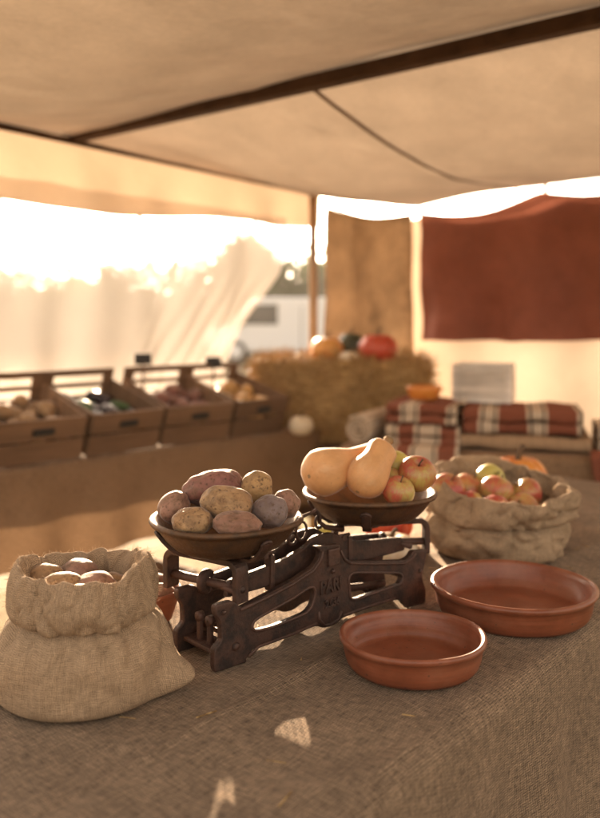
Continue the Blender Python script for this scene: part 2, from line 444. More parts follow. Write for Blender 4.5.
def smooth_poly(pts, it=2, keep=.22):
    """round the corners of a traced outline a little"""
    for _ in range(it):
        out = []
        for i in range(len(pts)):
            a = Vector(pts[i - 1]); b = Vector(pts[i]); c = Vector(pts[(i + 1) % len(pts)])
            k1 = min(keep, .004 / max(1e-6, (a - b).length)); k2 = min(keep, .004 / max(1e-6, (c - b).length))
            out += [tuple(b.lerp(a, k1)), tuple(b.lerp(c, k2))]
        pts = out
    return pts

def blob(name, mat, size, loc, rot=(0, 0, 0), seed=0, amp=.10, fr=1.3, seg=80, rings=52, egg=0.0, dents=3, parent=None):
    """lumpy rounded vegetable, half-sizes along x, y, z"""
    off = Vector((seed * 7.13, seed * 3.7, seed * 1.9)); r_ = random.Random(seed * 31 + 5)
    dd = [(Vector((r_.uniform(-1, 1), r_.uniform(-1, 1), r_.uniform(-1, 1))).normalized(), r_.uniform(.012, .030), r_.uniform(.05, .09)) for _ in range(dents * 2)]
    vs = []; fs = []
    for j in range(rings + 1):
        ph = math.pi * j / rings
        for i in range(seg):
            a = 2 * math.pi * i / seg
            d = Vector((math.cos(ph), math.sin(ph) * math.cos(a), math.sin(ph) * math.sin(a)))
            k = 1 + amp * noise.noise(d * fr + off) + amp * .30 * noise.noise(d * fr * 2.1 + off) + amp * .07 * noise.noise(d * fr * 6 + off)
            for dv, dp, dw in dd:
                q = (d - dv).length
                if q < dw * 3: k -= dp * math.exp(-(q / dw) ** 2)
            sq = 1 + egg * d.x
            e = .88                                        # slightly blunt ends
            x = math.copysign(abs(d.x) ** e, d.x)
            vs.append((x * size[0] * k, d.y * size[1] * k * sq, d.z * size[2] * k * sq))
    for j in range(rings):
        for i in range(seg):
            i2 = (i + 1) % seg
            fs.append([j * seg + i, j * seg + i2, (j + 1) * seg + i2, (j + 1) * seg + i])
    mb = MB(); mb.add(vs, fs)
    return mb.build(name, mat, parent, loc, rot)

def apple(mat, r, loc, rot=(0, 0, 0), seed=0, label=None, group=None):
    root = empty('apple', loc); root.rotation_euler = rot
    prof = []
    for j in range(29):
        t = math.pi * j / 28
        rr = math.sin(t) * (1 + .06 * math.cos(t)); zz = math.cos(t) * .90
        zz -= .34 * math.exp(-(rr / .22) ** 2) * (1 if zz > 0 else -.55)
        prof.append((max(rr, .0005) * r, zz * r))
    ph = seed * 1.7
    MB().lathe(prof, 48, fn=lambda a, i, q, z: (q * (1 + .025 * math.sin(a * 5 + ph) * (1 if z < 0 else .4) + .03 * math.sin(a + ph)), z)).build('flesh', mat, root)
    MB().tube([(0, 0, r * .52), (r * .03, 0, r * .8), (r * .13, r * .03, r * 1.06)], [r * .045, r * .035, r * .055], 8).build('stem', 'stem', root)
    tag(root, label, 'apple', group); return root

def pumpkin(name, mat, r, h, loc, ribs=10, rz=0, label=None, cat='pumpkin', stem='stem', group=None, depth=.10):
    root = empty(name, loc, rz); prof = []
    for j in range(29):
        t = math.pi * j / 28
        rr = math.sin(t) ** .8; zz = math.cos(t)
        zz -= .28 * math.exp(-(rr / .28) ** 2) * (1 if zz > 0 else -1)
        prof.append((max(rr, .001) * r, (zz + .92) * h / 1.84))
    def fn(a, i, q, z):
        k = abs(math.sin(a * ribs / 2)) ** .6
        return q * (1 - depth + depth * k), z
    MB().lathe(prof, 80, fn=fn).build('rind', mat, root)
    MB().tube([(0, 0, h * .80), (0, 0, h * 1.0), (r * .1, 0, h * 1.16), (r * .22, .0, h * 1.2)], [r * .15, r * .09, r * .075, r * .09], 8).build('stem', stem, root)
    tag(root, label, cat, group); return root

def fibres(path_pts, n, lmin, lmax, seed, parent, mat, wid=.00022):
    """loose jute hairs standing off a cloth; path_pts = (point, outward normal) list in local space"""
    r_ = random.Random(seed); mb = MB()
    for _ in range(n):
        p, nn = r_.choice(path_pts)
        p = p + Vector((r_.gauss(0, .002), r_.gauss(0, .002), r_.gauss(0, .002)))
        d = (nn + Vector((r_.gauss(0, .6), r_.gauss(0, .6), r_.gauss(0, .6)))).normalized()
        b = d.cross(Vector((r_.gauss(0, 1), r_.gauss(0, 1), r_.gauss(0, 1)))).normalized()
        L = r_.uniform(lmin, lmax); bend = b * L * r_.uniform(-.5, .5); s_ = d.cross(b) * wid
        q = [p, p + d * L * .5 + bend * .35, p + d * L + bend]
        mb.add([q[0] - s_, q[0] + s_, q[1] + s_ * .8, q[1] - s_ * .8, q[2]], [[0, 1, 2, 3], [3, 2, 4]], None, False)
    return tag(mb.build('loose_fibres', mat, parent), kind='stuff')

# ------------------------------------------------------------------ stall frame of reference
C0 = Vector((.13, 5.0, 0)); AX = Vector((-.62, -.785, 0)); BX = Vector((.785, -.62, 0))
def S(k, t, z): return C0 + AX * k + BX * t + Vector((0, 0, z))
U = Vector((.62, .785, 0)); N_ = Vector((-.785, .62, 0))
def T(u, n, z): return U * u + N_ * n + Vector((0, 0, z))
YAW = math.atan2(.785, .62)

# ------------------------------------------------------------------ ground, sky, far things
def ground_fn(u, v):
    a = u * 2 * math.pi; r = 420 * v ** 3
    x, y = r * math.cos(a), r * math.sin(a)
    return (x, y, .35 * noise.noise(Vector((x * .03, y * .03, 0))) * min(1, max(0, (r - 8) / 25)) if r > 8 else 0)
tag(MB().grid(96, 60, ground_fn).build('ground', 'earth'), kind='structure')

def tree(loc, h, w, seed, label, bushy=.15):
    r_ = random.Random(seed); root = empty('tree', loc)
    mb = MB(); mb.tube([(0, 0, -.2), (.05, 0, h * .3), (.1 * w, .05, h * .62)], [.05 * h, .035 * h, .012 * h], 8)
    for k in range(6):
        a = r_.uniform(0, 6.28); z0 = h * r_.uniform(.2, .5)
        mb.tube([(0.04, 0, z0), (math.cos(a) * w * .3, math.sin(a) * w * .3, z0 + h * .2), (math.cos(a) * w * .42, math.sin(a) * w * .42, z0 + h * .33)], [.016 * h, .01 * h, .004 * h], 6)
    mb.build('trunk', 'bark', root)
    cl = [(Vector((r_.gauss(0, .28) * w, r_.gauss(0, .28) * w, h * (bushy + (1 - bushy) * r_.random() ** .8 * .92))), w * r_.uniform(.14, .26)) for _ in range(26)]
    for i, (c, q) in enumerate(cl):
        k = max(.25, 1 - (c.z / h) ** 3 * .7); cl[i] = (Vector((c.x * k, c.y * k, c.z)), q)
    lf = MB(); sz = .045 * h
    for _ in range(5200):
        c, q = r_.choice(cl)
        d = Vector((r_.gauss(0, 1), r_.gauss(0, 1), r_.gauss(0, 1))).normalized() * q * r_.random() ** .4
        p = c + d
        if p.z < .02: continue
        n1 = Vector((r_.gauss(0, 1), r_.gauss(0, 1), r_.gauss(0, 1))).normalized(); n2 = n1.orthogonal().normalized(); n3 = n1.cross(n2)
        s_ = sz * r_.uniform(.5, 1.1)
        lf.add([p - n2 * s_, p + n3 * s_ * .5, p + n2 * s_, p - n3 * s_ * .5], [[0, 1, 2, 3]], None, False)
    lf.build('crown', 'leaf', root)
    tag(root, label, 'tree', 'trees beyond the stall'); return root
for i, (px, Y, h, w, lab) in enumerate([
    (122, 38, 3.9, 7.5, 'low rounded tree seen through the gauze curtain at the left'),
    (20, 40, 3.4, 7.0, 'leftmost hazy tree behind the gauze curtain'),
    (188, 44, 3.2, 7.0, 'small hazy tree in the dip between two taller trees'),
    (232, 41, 4.5, 6.5, 'tall pale tree behind the right part of the gauze curtain'),
    (268, 39, 4.9, 6.2, 'tallest hazy tree, just left of the gap beside the tent post'),
    (303, 46, 4.6, 4.6, 'dark green tree seen in the gap above the white van'),
    (340, 44, 4.2, 4.0, 'dark tree behind the hanging burlap cloth beside the tent post'),
    (70, 46, 3.3, 5.0, 'low hazy tree beyond the left crates')]):
    p = W(px, 320, Y); tree((p.x, p.y, 0), h, w, 20 + i, lab, .02)

# low hedge along the far side of the field
hx0, hx1, hyy = -22.0, 9.0, 35.0
hedge = empty('hedge', ((hx0 + hx1) / 2, hyy, 0)); r_ = random.Random(77); hl_ = (hx1 - hx0)
def hedge_top(x): return 2.35 + .45 * noise.noise(Vector((x * .35, 2, 0))) + .25 * noise.noise(Vector((x * 1.1, 5, 0)))
mb = MB()
def hcore(u, v):
    x = hl_ * (u - .5); a = math.pi * v; h = hedge_top(x) - .25
    return (x, -.9 * math.cos(a) + .2 * noise.noise(Vector((x, v * 4, 1))), h * math.sin(a) ** .5 - .05)
mb.grid(160, 14, hcore)
for _ in range(7000):
    x = r_.uniform(-.5, .5) * hl_; a = r_.uniform(0, math.pi); h = hedge_top(x)
    p = Vector((x, -1.0 * math.cos(a) + r_.gauss(0, .1), h * math.sin(a) ** .5 + r_.gauss(0, .12)))
    if p.z < .02: continue
    n1 = Vector((r_.gauss(0, 1), r_.gauss(0, 1), r_.gauss(0, 1))).normalized(); n2 = n1.orthogonal().normalized(); n3 = n1.cross(n2); q = r_.uniform(.08, .2)
    mb.add([p - n2 * q, p + n3 * q * .5, p + n2 * q, p - n3 * q * .5], [[0, 1, 2, 3]], None, False)
mb.build('foliage', 'leaf', hedge); tag(hedge, 'long low hedge across the field behind the gauze curtain and the van', 'hedge')

# white van far behind
van = empty('van', (W(292, 320, 26).x, 26, 0), R(180 - 4))
tag(van, 'white van parked behind the tent, seen in the gap beside the post', 'van')
body = [(-2.4, .35), (2.35, .35), (2.5, .55), (2.48, .95), (1.75, 1.12), (1.15, 1.88), (.9, 1.95), (-2.35, 1.95), (-2.45, 1.8)]
me = curve_mesh([body], 1.8, .06); me.materials.append(M['white_paint']); link('body', me, van)
for sx in (-1.55, 1.6):
    for sy in (-.86, .86):
        w_ = MB().lathe([(.001, -.1), (.30, -.1), (.34, -.06), (.34, .06), (.30, .1), (.001, .1)], 28).build('wheel', 'rubber', van, (sx, sy, .34), (R(90), 0, 0))
        MB().lathe([(.001, -.11), (.19, -.11), (.20, -.1)], 20).build('rim', 'white_paint', w_)
        MB().lathe([(.20, .1), (.19, .11), (.001, .11)], 20).build('rim', 'white_paint', w_)
for sy in (-.905, .905):
    me = curve_mesh([[(.35, 1.15), (1.55, 1.15), (1.1, 1.75), (.35, 1.75)]], .02, .004); me.materials.append(M['glass'])
    o = link('side_window', me, van); o.location = (0, sy, 0)
    MB().box((1.45, sy * 1.1, 1.2), (.1, .14, .24), bev=.03).build('mirror', 'black_paint', van)
    MB().box((-.35, sy, .95), (.02, .012, 1.5)).build('door_seam', 'black_paint', van)
MB().box((1.47, 0, 1.5), (.02, 1.5, .9), (0, R(-38), 0), .008).build('windscreen', 'glass', van)

# ------------------------------------------------------------------ tent
tent = empty('market_tent', tuple(S(0, 0, 0)))
tag(tent, 'beige canvas market tent with dark wooden beam, corner post and hanging valance', 'tent')
off = -tent.location
KB, KN, TM = 1.75, 3.35, 3.3
def eave_z(t):
    pts = [(0, 1.995), (.659, 1.895), (1.36, 1.945), (2.1, 1.93), (2.7, 1.95), (3.3, 1.95)]
    for (a, za), (b, zb) in zip(pts, pts[1:]):
        if t <= b: return za + (zb - za) * (t - a) / (b - a) + .012 * math.sin(math.pi * (t - a) / (b - a))
    return pts[-1][1]
def roof(u, v):
    k = KN * v; t = -.03 + (TM + .03) * u
    zb = 2.065 + .035 * min(t, 1.6)
    if k <= KB:
        q = k / KB; z = eave_z(t) * (1 - q) + zb * q - .10 * math.sin(math.pi * q) * math.sin(math.pi * min(1, t / .5) / 2)
        z = z * (1 if t > .5 else 1)
        e = 2.01 + (2.05 - 2.01) * q
        w = min(1, t / .45); w = w * w * (3 - 2 * w); z = e * (1 - w) + z * w
    else:
        q = (k - KB) / (KN - KB); z = zb * (1 - q) + 2.05 * q - .11 * math.sin(math.pi * q) * math.sin(math.pi * min(1, t / .6) / 2)
    p = S(k, t, z)
    wr = .010 * noise.noise(Vector((k * 1.6 + t * .8, t * 2.5 - k, 3))) + .0025 * noise.noise(Vector((k * 5, t * 3, 8)))
    wr += .012 * max(0, 1 - abs((t - 1.22) + .25 * (k - .8)) / .12) * noise.noise(Vector((k * 5, t * 9, 1)))
    return p + Vector((0, 0, wr)) + off
MB().grid(150, 150, roof, lambda u, v: (u * TM, v * KN)).build('canopy', 'tarp', tent)
def roof_pt(k, t): return roof((t + .03) / (TM + .03), k / KN)
for tt in (1.22, 2.5):
    pts = [roof_pt(KB * j / 40, tt) - Vector((0, 0, .004)) for j in range(41)]
    sm = MB(); vs = []; fs = []
    for p in pts: vs += [p - BX * .011, p + BX * .011]
    for j in range(40): fs.append([2 * j, 2 * j + 1, 2 * j + 3, 2 * j + 2])
    sm.add(vs, fs).build('seam', 'seam', tent)
def valance(u, v):
    k = KN * u; drop = .190 + .105 * min(1, k / 1.7)
    sag = .010 * math.sin(k * 5.1)
    z = 2.022 + .028 * min(1, k / KB) - v * (drop + sag)
    return S(k, -.012 - .03 * v * math.sin(k * 6.5) - .012 * v * math.sin(k * 17 + 1), z) + off
MB().grid(140, 10, valance).build('valance', 'valance', tent)
for k in (.62, 1.38, 2.1, 2.75):
    p = valance(k / KN, 1.0); MB().tube([p + Vector((0, 0, .012)), p + Vector((0, 0, -.012))], .010, 8).build('grommet', 'gourd_white', tent)
def pole(name, a, b, r, mat='post_wood'): return MB().tube([a + off, b + off], r, 14).build(name, mat, tent)
pole('post', S(.085, .0, -.1), S(.085, .0, 2.015), .026)
pole('post', S(KN, 0, -.1), S(KN, 0, 2.06), .024)
pole('post', S(0, TM, -.1), S(0, TM, 1.96), .024)
pole('post', S(KN, TM, -.1), S(KN, TM, 2.06), .024)
MB().box(S(KB, TM / 2, 2.063 + .018) + off, (TM + .1, .055, .045), (0, -.008, math.atan2(BX.y, BX.x)), .006).build('beam', 'dark_wood', tent)
# eave rail and rope
a, b = S(0, 0, 2.02), S(KN, 0, 2.06)
MB().tube([a + off, S(KB, 0, 2.045) + off, b + off], .014, 10).build('eave_rail', 'dark_wood', tent)

def rope_z(t):
    if t <= .659: return 1.975 + (1.862 - 1.975) * (t / .659) - .055 * math.sin(math.pi * t / .659)
    q = (t - .659) / .70
    return 1.862 + (1.905 - 1.862) * min(q, 1) - .055 * math.sin(math.pi * min(q, 1)) if q < 1 else 1.905 - .04 * abs(math.sin(math.pi * (q - 1)))
MB().tube([S(-.01, 3.2 * j / 60, rope_z(3.2 * j / 60)) for j in range(61)], .005, 6).build('rope', 'rope', tent, loc=off)
for t in (.659, 1.36, 2.06):
    MB().tube([S(-.01, t, rope_z(t) - .01) + off, S(-.01, t, eave_z(t) + .0) + off], .012, 8).build('tie_knot', 'rope', tent)

# gauze curtain along the left side, tied back
gz = empty('gauze_curtain', tuple(S(.7, -.1, 0)))
tag(gz, 'sheer cream gauze curtain glowing against the sun, tied back beside the tent post', 'curtain')
go = -gz.location
def gauze(u, v):
    z = 1.86 * (1 - v) + .10 * v
    right = .30
    tie_z = 1.03
    if z < 1.55 and z > tie_z: right = .30 + .37 * ((1.55 - z) / (1.55 - tie_z)) ** .9
    elif z <= tie_z: right = .67 - .10 * (tie_z - z)
    k = right + (3.3 - right) * u
    amp = .006 + .010 * v
    gat = max(0, 1 - u * 3.5) * max(0, 1 - abs(z - tie_z) / .55)
    t = -.03 - .30 * v + amp * math.sin(k * 21 + 2 * noise.noise(Vector((k * 2, z, 0)))) + .03 * noise.noise(Vector((k * 3, z * 1.5, 5)))
    t += gat * .03 * math.sin(u * 160)
    return S(k, t, z) + go
MB().grid(220, 60, gauze).build('drape', 'gauze', gz)
kp = W(256, 378, 4.46)
o = blob('tie_knot', 'gourd_white', (.055, .04, .04), (kp.x + go.x, kp.y + go.y, kp.z), (0, R(75), 0), 3, .3)
o.parent = gz

# hanging cloths on the back right side
def hang(name, mat, t0, t1, ztop, zbot, koff, seed, label, cat, nfold, amp, zb2=None):
    root0 = S(koff, (t0 + t1) / 2, 0)
    def fn(u, v):
        t = t0 + (t1 - t0) * u; top = ztop(t); bot = zbot + ((zb2 - zbot) * u if zb2 is not None else 0)
        z = top + (bot - top) * v
        pinch = .35 + .65 * v
        y = amp * pinch * (math.sin(u * math.pi * nfold + seed) + .6 * noise.noise(Vector((u * 4, v * 2.5, seed))))
        y += .025 * noise.noise(Vector((u * 3 + v * 3, u * 3 - v * 3, seed + 4)))
        dz = .012 * noise.noise(Vector((u * 5, 0, seed))) * v
        return S(koff + y, t + .012 * noise.noise(Vector((v * 3, u, seed))), z + dz) - root0
    o = MB().grid(90, 70, fn, lambda u, v: (u * (t1 - t0), v)).build(name, mat, None, root0)
    return tag(o, label, cat)
hang('burlap_hanging', 'hanging_burlap', .070, .634, lambda t: rope_z(t), .93, .05, 2.0, 'brown burlap sheet hanging behind the pumpkins on the bale', 'hanging', 3, .028)
hang('rust_cloth', 'rust_cloth', .672, 1.75, lambda t: rope_z(t), 1.175, .05, 5.0, 'rust red cloth hanging from the tent edge on the right', 'hanging', 5, .055, 1.19)
hang('cream_side_sheet', 'cream_wall', .56, 3.25, lambda t: rope_z(t) - .012, .04, -.07, 9.0, 'cream canvas side sheet glowing behind the rust red cloth', 'tent wall', 9, .035)

# ------------------------------------------------------------------ main table and its cloth
U0, U1, NE, NB = -.45, 2.85, .520, 1.31
tb = empty('market_table', tuple(T((U0 + U1) / 2, (NE + NB) / 2, 0)), YAW)
tag(tb, 'wooden trestle table standing under the burlap cloth in the foreground', 'table')
L_ = U1 - U0; D_ = NB - NE
MB().box((0, 0, .722), (L_ - .05, D_ - .05, .04), bev=.004).build('tabletop', 'table_wood', tb)
for sx in (-1, 1):
    for sy in (-1, 1):
        MB().box((sx * (L_ / 2 - .15), sy * (D_ / 2 - .09), .349), (.06, .06, .706), bev=.004).build('leg', 'table_wood', tb)
def cloth(u, v):
    # unfolded sheet, dropping over all four edges
    dl = .52; p = -L_ / 2 - dl + (L_ + 2 * dl) * u; q = -D_ / 2 - dl + (D_ + 2 * dl) * v
    hx, hy = L_ / 2 - .022, D_ / 2 - .022; x = max(-hx, min(hx, p)); y = max(-hy, min(hy, q))
    dp, dq = abs(p - x), abs(q - y); sx = 1 if p > 0 else -1; sy = 1 if q > 0 else -1
    d = max(dp, dq); r = .022
    def bend(e):                                         # rounded edge: outward, downward
        if e <= 0: return 0, 0
        th = min(e / r, math.pi / 2); return r * math.sin(th), r * (1 - math.cos(th)) + max(0, e - r * math.pi / 2)
    ox, zx = bend(dp); oy, zy = bend(dq)
    z = .0 - max(zx, zy)
    fold = .030 * min(1, max(0, d - .03) / .35)
    if dq > 0: oy += fold * (1 + math.sin(p * 19 + 2.2 * noise.noise(Vector((p * 2, 1, 0))))) * .6 + min(zx, zy) * .35
    if dp > 0: ox += fold * (1 + math.sin(q * 21 + 1.5)) * .6 + min(zx, zy) * .35
    X = x + sx * ox; Yv = y + sy * oy
    inside = d <= 0
    wz = (.0016 * noise.noise(Vector((p * 9, q * 9, 0))) + .0050 * max(0, 1 - 5 * abs(noise.noise(Vector((p * 2.3 + q * 1.2, q * 3.2 - p, 7))))) + .0022 * max(0, 1 - 6 * abs(noise.noise(Vector((p * 6.3, q * 5.2 - p * 3, 2))))) + .003 * math.exp(-((q + .12) / .004) ** 2) + .003 * math.exp(-((p - .02) / .004) ** 2)) if inside else 0
    return (X, Yv, z + .0075 + wz - .0012)
MBc = MB().grid(520, 260, cloth, lambda u, v: (u * (L_ + 1.04), v * (D_ + 1.04)))
tc = MBc.build('tablecloth', 'table_burlap', None, T((U0 + U1) / 2, (NE + NB) / 2, .7415), (0, 0, YAW))
tag(tc, 'coarse brown burlap cloth draped over the foreground table', 'tablecloth')
TOP = .7505

# ------------------------------------------------------------------ the kitchen scale
A = Vector((-.1155, 1.309)); dA = Vector((.7513, .660)); nB = Vector((-.660, .7513))
HALF = .052
SCC = A + dA * .2324 + nB * HALF                        # centre of the scale on the table
YS = math.atan2(dA.y, dA.x)
scale = empty('balance_scale', (SCC.x, SCC.y, TOP), YS)
tag(scale, 'antique rusty cast iron balance scale with two shallow metal pans', 'kitchen scale')
def pl(px, py):
    q = (px - CX) / F; s_ = (q * A.y - A.x) / (dA.x - q * dA.y); Y = A.y + s_ * dA.y
    return (s_ - .2324, max(0.0, EYE - (py - HY) / F * Y - TOP))
outer = [(212, 671), (244, 662), (244.5, 657), (251, 648.4), (262, 642), (290, 635), (314, 625), (322, 627.5), (331, 625), (341, 617),
         (366, 608), (391.7, 599.7), (399, 599.5), (403, 605), (407, 607.5), (423.5, 602.5), (423.6, 588), (421, 581), (420, 575), (424, 556), (425.5, 549.5),
         (411, 550), (408, 556), (402, 559.5), (372, 560.5), (345, 560), (340, 556), (338, 550), (338, 543), (313, 546), (318, 551), (317, 557), (311.7, 566),
         (290, 580.5), (265, 593.5), (240, 606.5), (236, 605), (233.5, 601.5), (229, 600), (213, 604.5), (213, 613.7), (218.5, 621), (219.6, 640), (212, 648)]
holeL = [(249, 627), (251, 620), (258, 615), (290, 597.5), (306, 586.5), (311, 586), (313, 590.5), (310, 605), (304, 612), (290, 618), (270, 626), (253, 630)]
holeR = [(346, 577), (349, 572.5), (355, 571.5), (397, 572), (400, 576), (398, 583), (352, 599), (347.5, 598)]
polys = [smooth_poly([pl(*q) for q in P]) for P in (outer, holeL, holeR)]
def snap(pts): return [(x, 0.0 if z < .0035 else z) for x, z in pts]
polys[0] = snap(polys[0])
me = curve_mesh(polys, .013, .0028); me.materials.append(M['iron'])
for p_ in me.polygons: p_.use_smooth = False
ff = link('side_frame', me, scale); ff.location = (0, -HALF, 0)
rf = link('side_frame', me, scale); rf.location = (0, HALF, 0)
# raised lips round the openings, bosses, badge plate and lettering on the front frame
def lip(poly, y, r=.0022):
    P = [Vector((x, y, z)) for x, z in poly]; return P + [P[0], P[1]]
def shrink(poly, f):
    cx = sum(p[0] for p in poly) / len(poly); cz = sum(p[1] for p in poly) / len(poly)
    return [(cx + (x - cx) * f, cz + (z - cz) * f) for x, z in poly]
rim = MB()
rim.tube(lip([( x, z) for x, z in polys[1]], -.0065), .0026, 6, False); rim.tube(lip(polys[2], -.0065), .0026, 6, False)
up = [pl(*q) for q in [(238, 607.5), (265, 595), (290, 582), (311, 568.5), (318, 558), (320, 549)]]
rim.tube([Vector((x, -.0065, z - .002)) for x, z in up], .0030, 8)
up = [pl(*q) for q in [(338, 549), (342, 558), (348, 562), (372, 562.5), (402, 562), (410, 556), (413, 552)]]
rim.tube([Vector((x, -.0065, z - .001)) for x, z in up], .0028, 8)
lo = [pl(*q) for q in [(246, 656), (256, 646), (290, 633.5), (314, 623)]]
rim.tube([Vector((x, -.0065, z + .001)) for x, z in lo], .0026, 8)
lo = [pl(*q) for q in [(341, 615), (366, 606), (392, 598)]]
rim.tube([Vector((x, -.0065, z + .001)) for x, z in lo], .0026, 8)
ring = [pl(*q) for q in [(316, 611), (317, 619), (322, 624.5), (329, 623), (336, 618), (338.5, 610)]]
rim.tube([Vector((x, -.0065, z)) for x, z in ring], .0028, 8)
rim.build('raised_rib', 'iron', ff)
for q, r_ in (((233, 645), .0062), ((221, 611), .0036), ((330, 570), .0040), ((417, 570), .0040)):
    x, z = pl(*q)
    MB().lathe([(.0001, .0055), (r_ * .6, .005), (r_, .0028), (r_ * 1.08, 0)], 16, Matrix.Rotation(math.pi / 2, 4, 'X')).build('bolt', 'iron', ff, (x, -.0065, z))
x, z = pl(330, 556)
MB().box((x, -.0085, z), (.026, .007, .030), bev=.003).build('tower_plate', 'iron', ff)
for body_, q, size in (('PARI', (328, 590.5), .031), ('2.036', (329, 605), .0185)):
    x, z = pl(*q); me = text_mesh(body_, size, .0018); me.transform(Matrix.Diagonal((.80, 1, 1, 1))); me.materials.append(M['iron'])
    o = link('raised_lettering', me, ff); o.location = (x, -.0075, z)
# cross members between the two frames
for (x, z, r_) in ((-.222, .020, .0055), (-.205, .035, .004), (.205, .05, .0055), (.0, .14, .006), (.19, .012, .005)):
    MB().tube([(x, -HALF, z), (x, HALF, z)], r_, 12).build('cross_rod', 'iron', scale)
MB().box((-.226, .0, .022), (.040, 2 * HALF - .014, .008), bev=.003).build('foot_tray', 'iron', scale)
for y in (-.012, .016):
    lg = MB(); lg.box((-.232, y, .042), (.008, .010, .038), bev=.003); lg.lathe([(.001, -.005), (.008, -.005), (.008, .005), (.001, .005)], 14, Matrix.Translation((-.232, y, .062)) @ Matrix.Rotation(math.pi / 2, 4, 'Y'))
    lg.build('link_lug', 'iron', scale)
# lever under the beam, with its hook
MB().tube([(-.19, .01, .035), (-.12, .012, .045), (-.06, .012, .052), (-.02, .0, .075)], [.006, .007, .007, .005], 10).build('lower_lever', 'iron', scale)
MB().tube([(.19, .01, .03), (.12, .012, .036), (.06, .012, .045), (.02, .0, .075)], [.006, .007, .007, .005], 10).build('lower_lever', 'iron', scale)
# beam: two parallel cast bars joined at the pivot and the ends
beam_poly = [(-.212, .096), (-.205, .122), (-.15, .128), (-.09, .134), (-.045, .147), (-.02, .162), (.02, .162), (.045, .147), (.09, .134), (.15, .128), (.205, .122), (.212, .096), (.15, .096), (.08, .098), (.03, .110), (-.03, .110), (-.08, .098), (-.15, .096)]
bmesh_ = curve_mesh([smooth_poly(beam_poly)], .011, .0024); bmesh_.materials.append(M['iron'])
bm_root = link('beam', bmesh_, scale); bm_root.location = (0, -.021, 0)
b2 = link('beam', bmesh_, scale); b2.location = (0, .023, 0)
for x in (-.205, .205): MB().tube([(x, -.045, .109), (x, .045, .109)], .0055, 12).build('knife_edge', 'iron', scale)
MB().tube([(0, -HALF, .138), (0, HALF, .138)], .007, 12).build('pivot', 'iron', scale)
for x in (-.10, .10): MB().box((x, 0, .114), (.010, .046, .018), bev=.002).build('beam_spacer', 'iron', scale)
# adjusting clips on the beam
for x in (-.118, .062):
    clip = MB(); clip.box((x, -.021, .118), (.009, .018, .060), bev=.002); clip.box((x - .012, -.021, .147), (.010, .014, .010), bev=.002)
    clip.tube([(x - .024, -.021, .150), (x + .004, -.021, .150)], .0035, 8)
    clip.build('beam_clip', 'iron', scale)
# beaks: two pointers meeting in the middle, one with an S hook
MB().tube([(-.07, 0, .162), (-.05, 0, .186), (-.025, 0, .193), (-.004, 0, .196), (.002, 0, .190)], [.006, .0042, .0034, .003, .002], 8).build('pointer', 'iron', scale)
MB().tube([(.07, 0, .155), (.048, 0, .160), (.028, 0, .165), (.014, 0, .176), (.012, 0, .190), (.004, 0, .199), (-.006, 0, .195)], [.006, .005, .0045, .004, .004, .0036, .003], 8).build('pointer', 'iron', scale)
MB().tube([(.016 + .009 * math.cos(a), .004, .176 + .011 * math.sin(a)) for a in [x * .5 for x in range(1, 13)]], .0028, 8).build('hook', 'iron', scale)
MB().tube([(-.035 + .012 * math.cos(a), -.006, .170 + .016 * math.sin(a)) for a in [x * .5 for x in range(0, 13)]], .0024, 8).build('hook', 'iron', scale)
MB().tube([(-.05 + .010 * math.cos(a), .0, .158 + .010 * math.sin(a)) for a in [x * .5 for x in range(0, 13)]], .0026, 8).build('hook', 'iron', scale)
inv = Matrix.Translation(scale.location) @ Matrix.Rotation(YS, 4, 'Z'); inv = inv.inverted()
def flatbar(pts, w, th, mb, wdir):
    """strap of width w and thickness th swept along pts; wdir = direction of its width"""
    pts = [Vector(p) for p in pts]; n = len(pts); vs = []; fs = []
    wd = Vector(wdir).normalized()
    for i, p in enumerate(pts):
        t = (pts[min(i + 1, n - 1)] - pts[max(i - 1, 0)]).normalized(); nn = t.cross(wd).normalized()
        for a, b in ((-1, -1), (1, -1), (1, 1), (-1, 1)): vs.append(p + wd * a * w / 2 + nn * b * th / 2)
    for i in range(n - 1):
        for k in range(4):
            fs.append([i * 4 + k, i * 4 + (k + 1) % 4, (i + 1) * 4 + (k + 1) % 4, (i + 1) * 4 + k])
    fs.append([3, 2, 1, 0]); fs.append([(n - 1) * 4 + k for k in range(4)])
    mb.add(vs, fs, None, False)
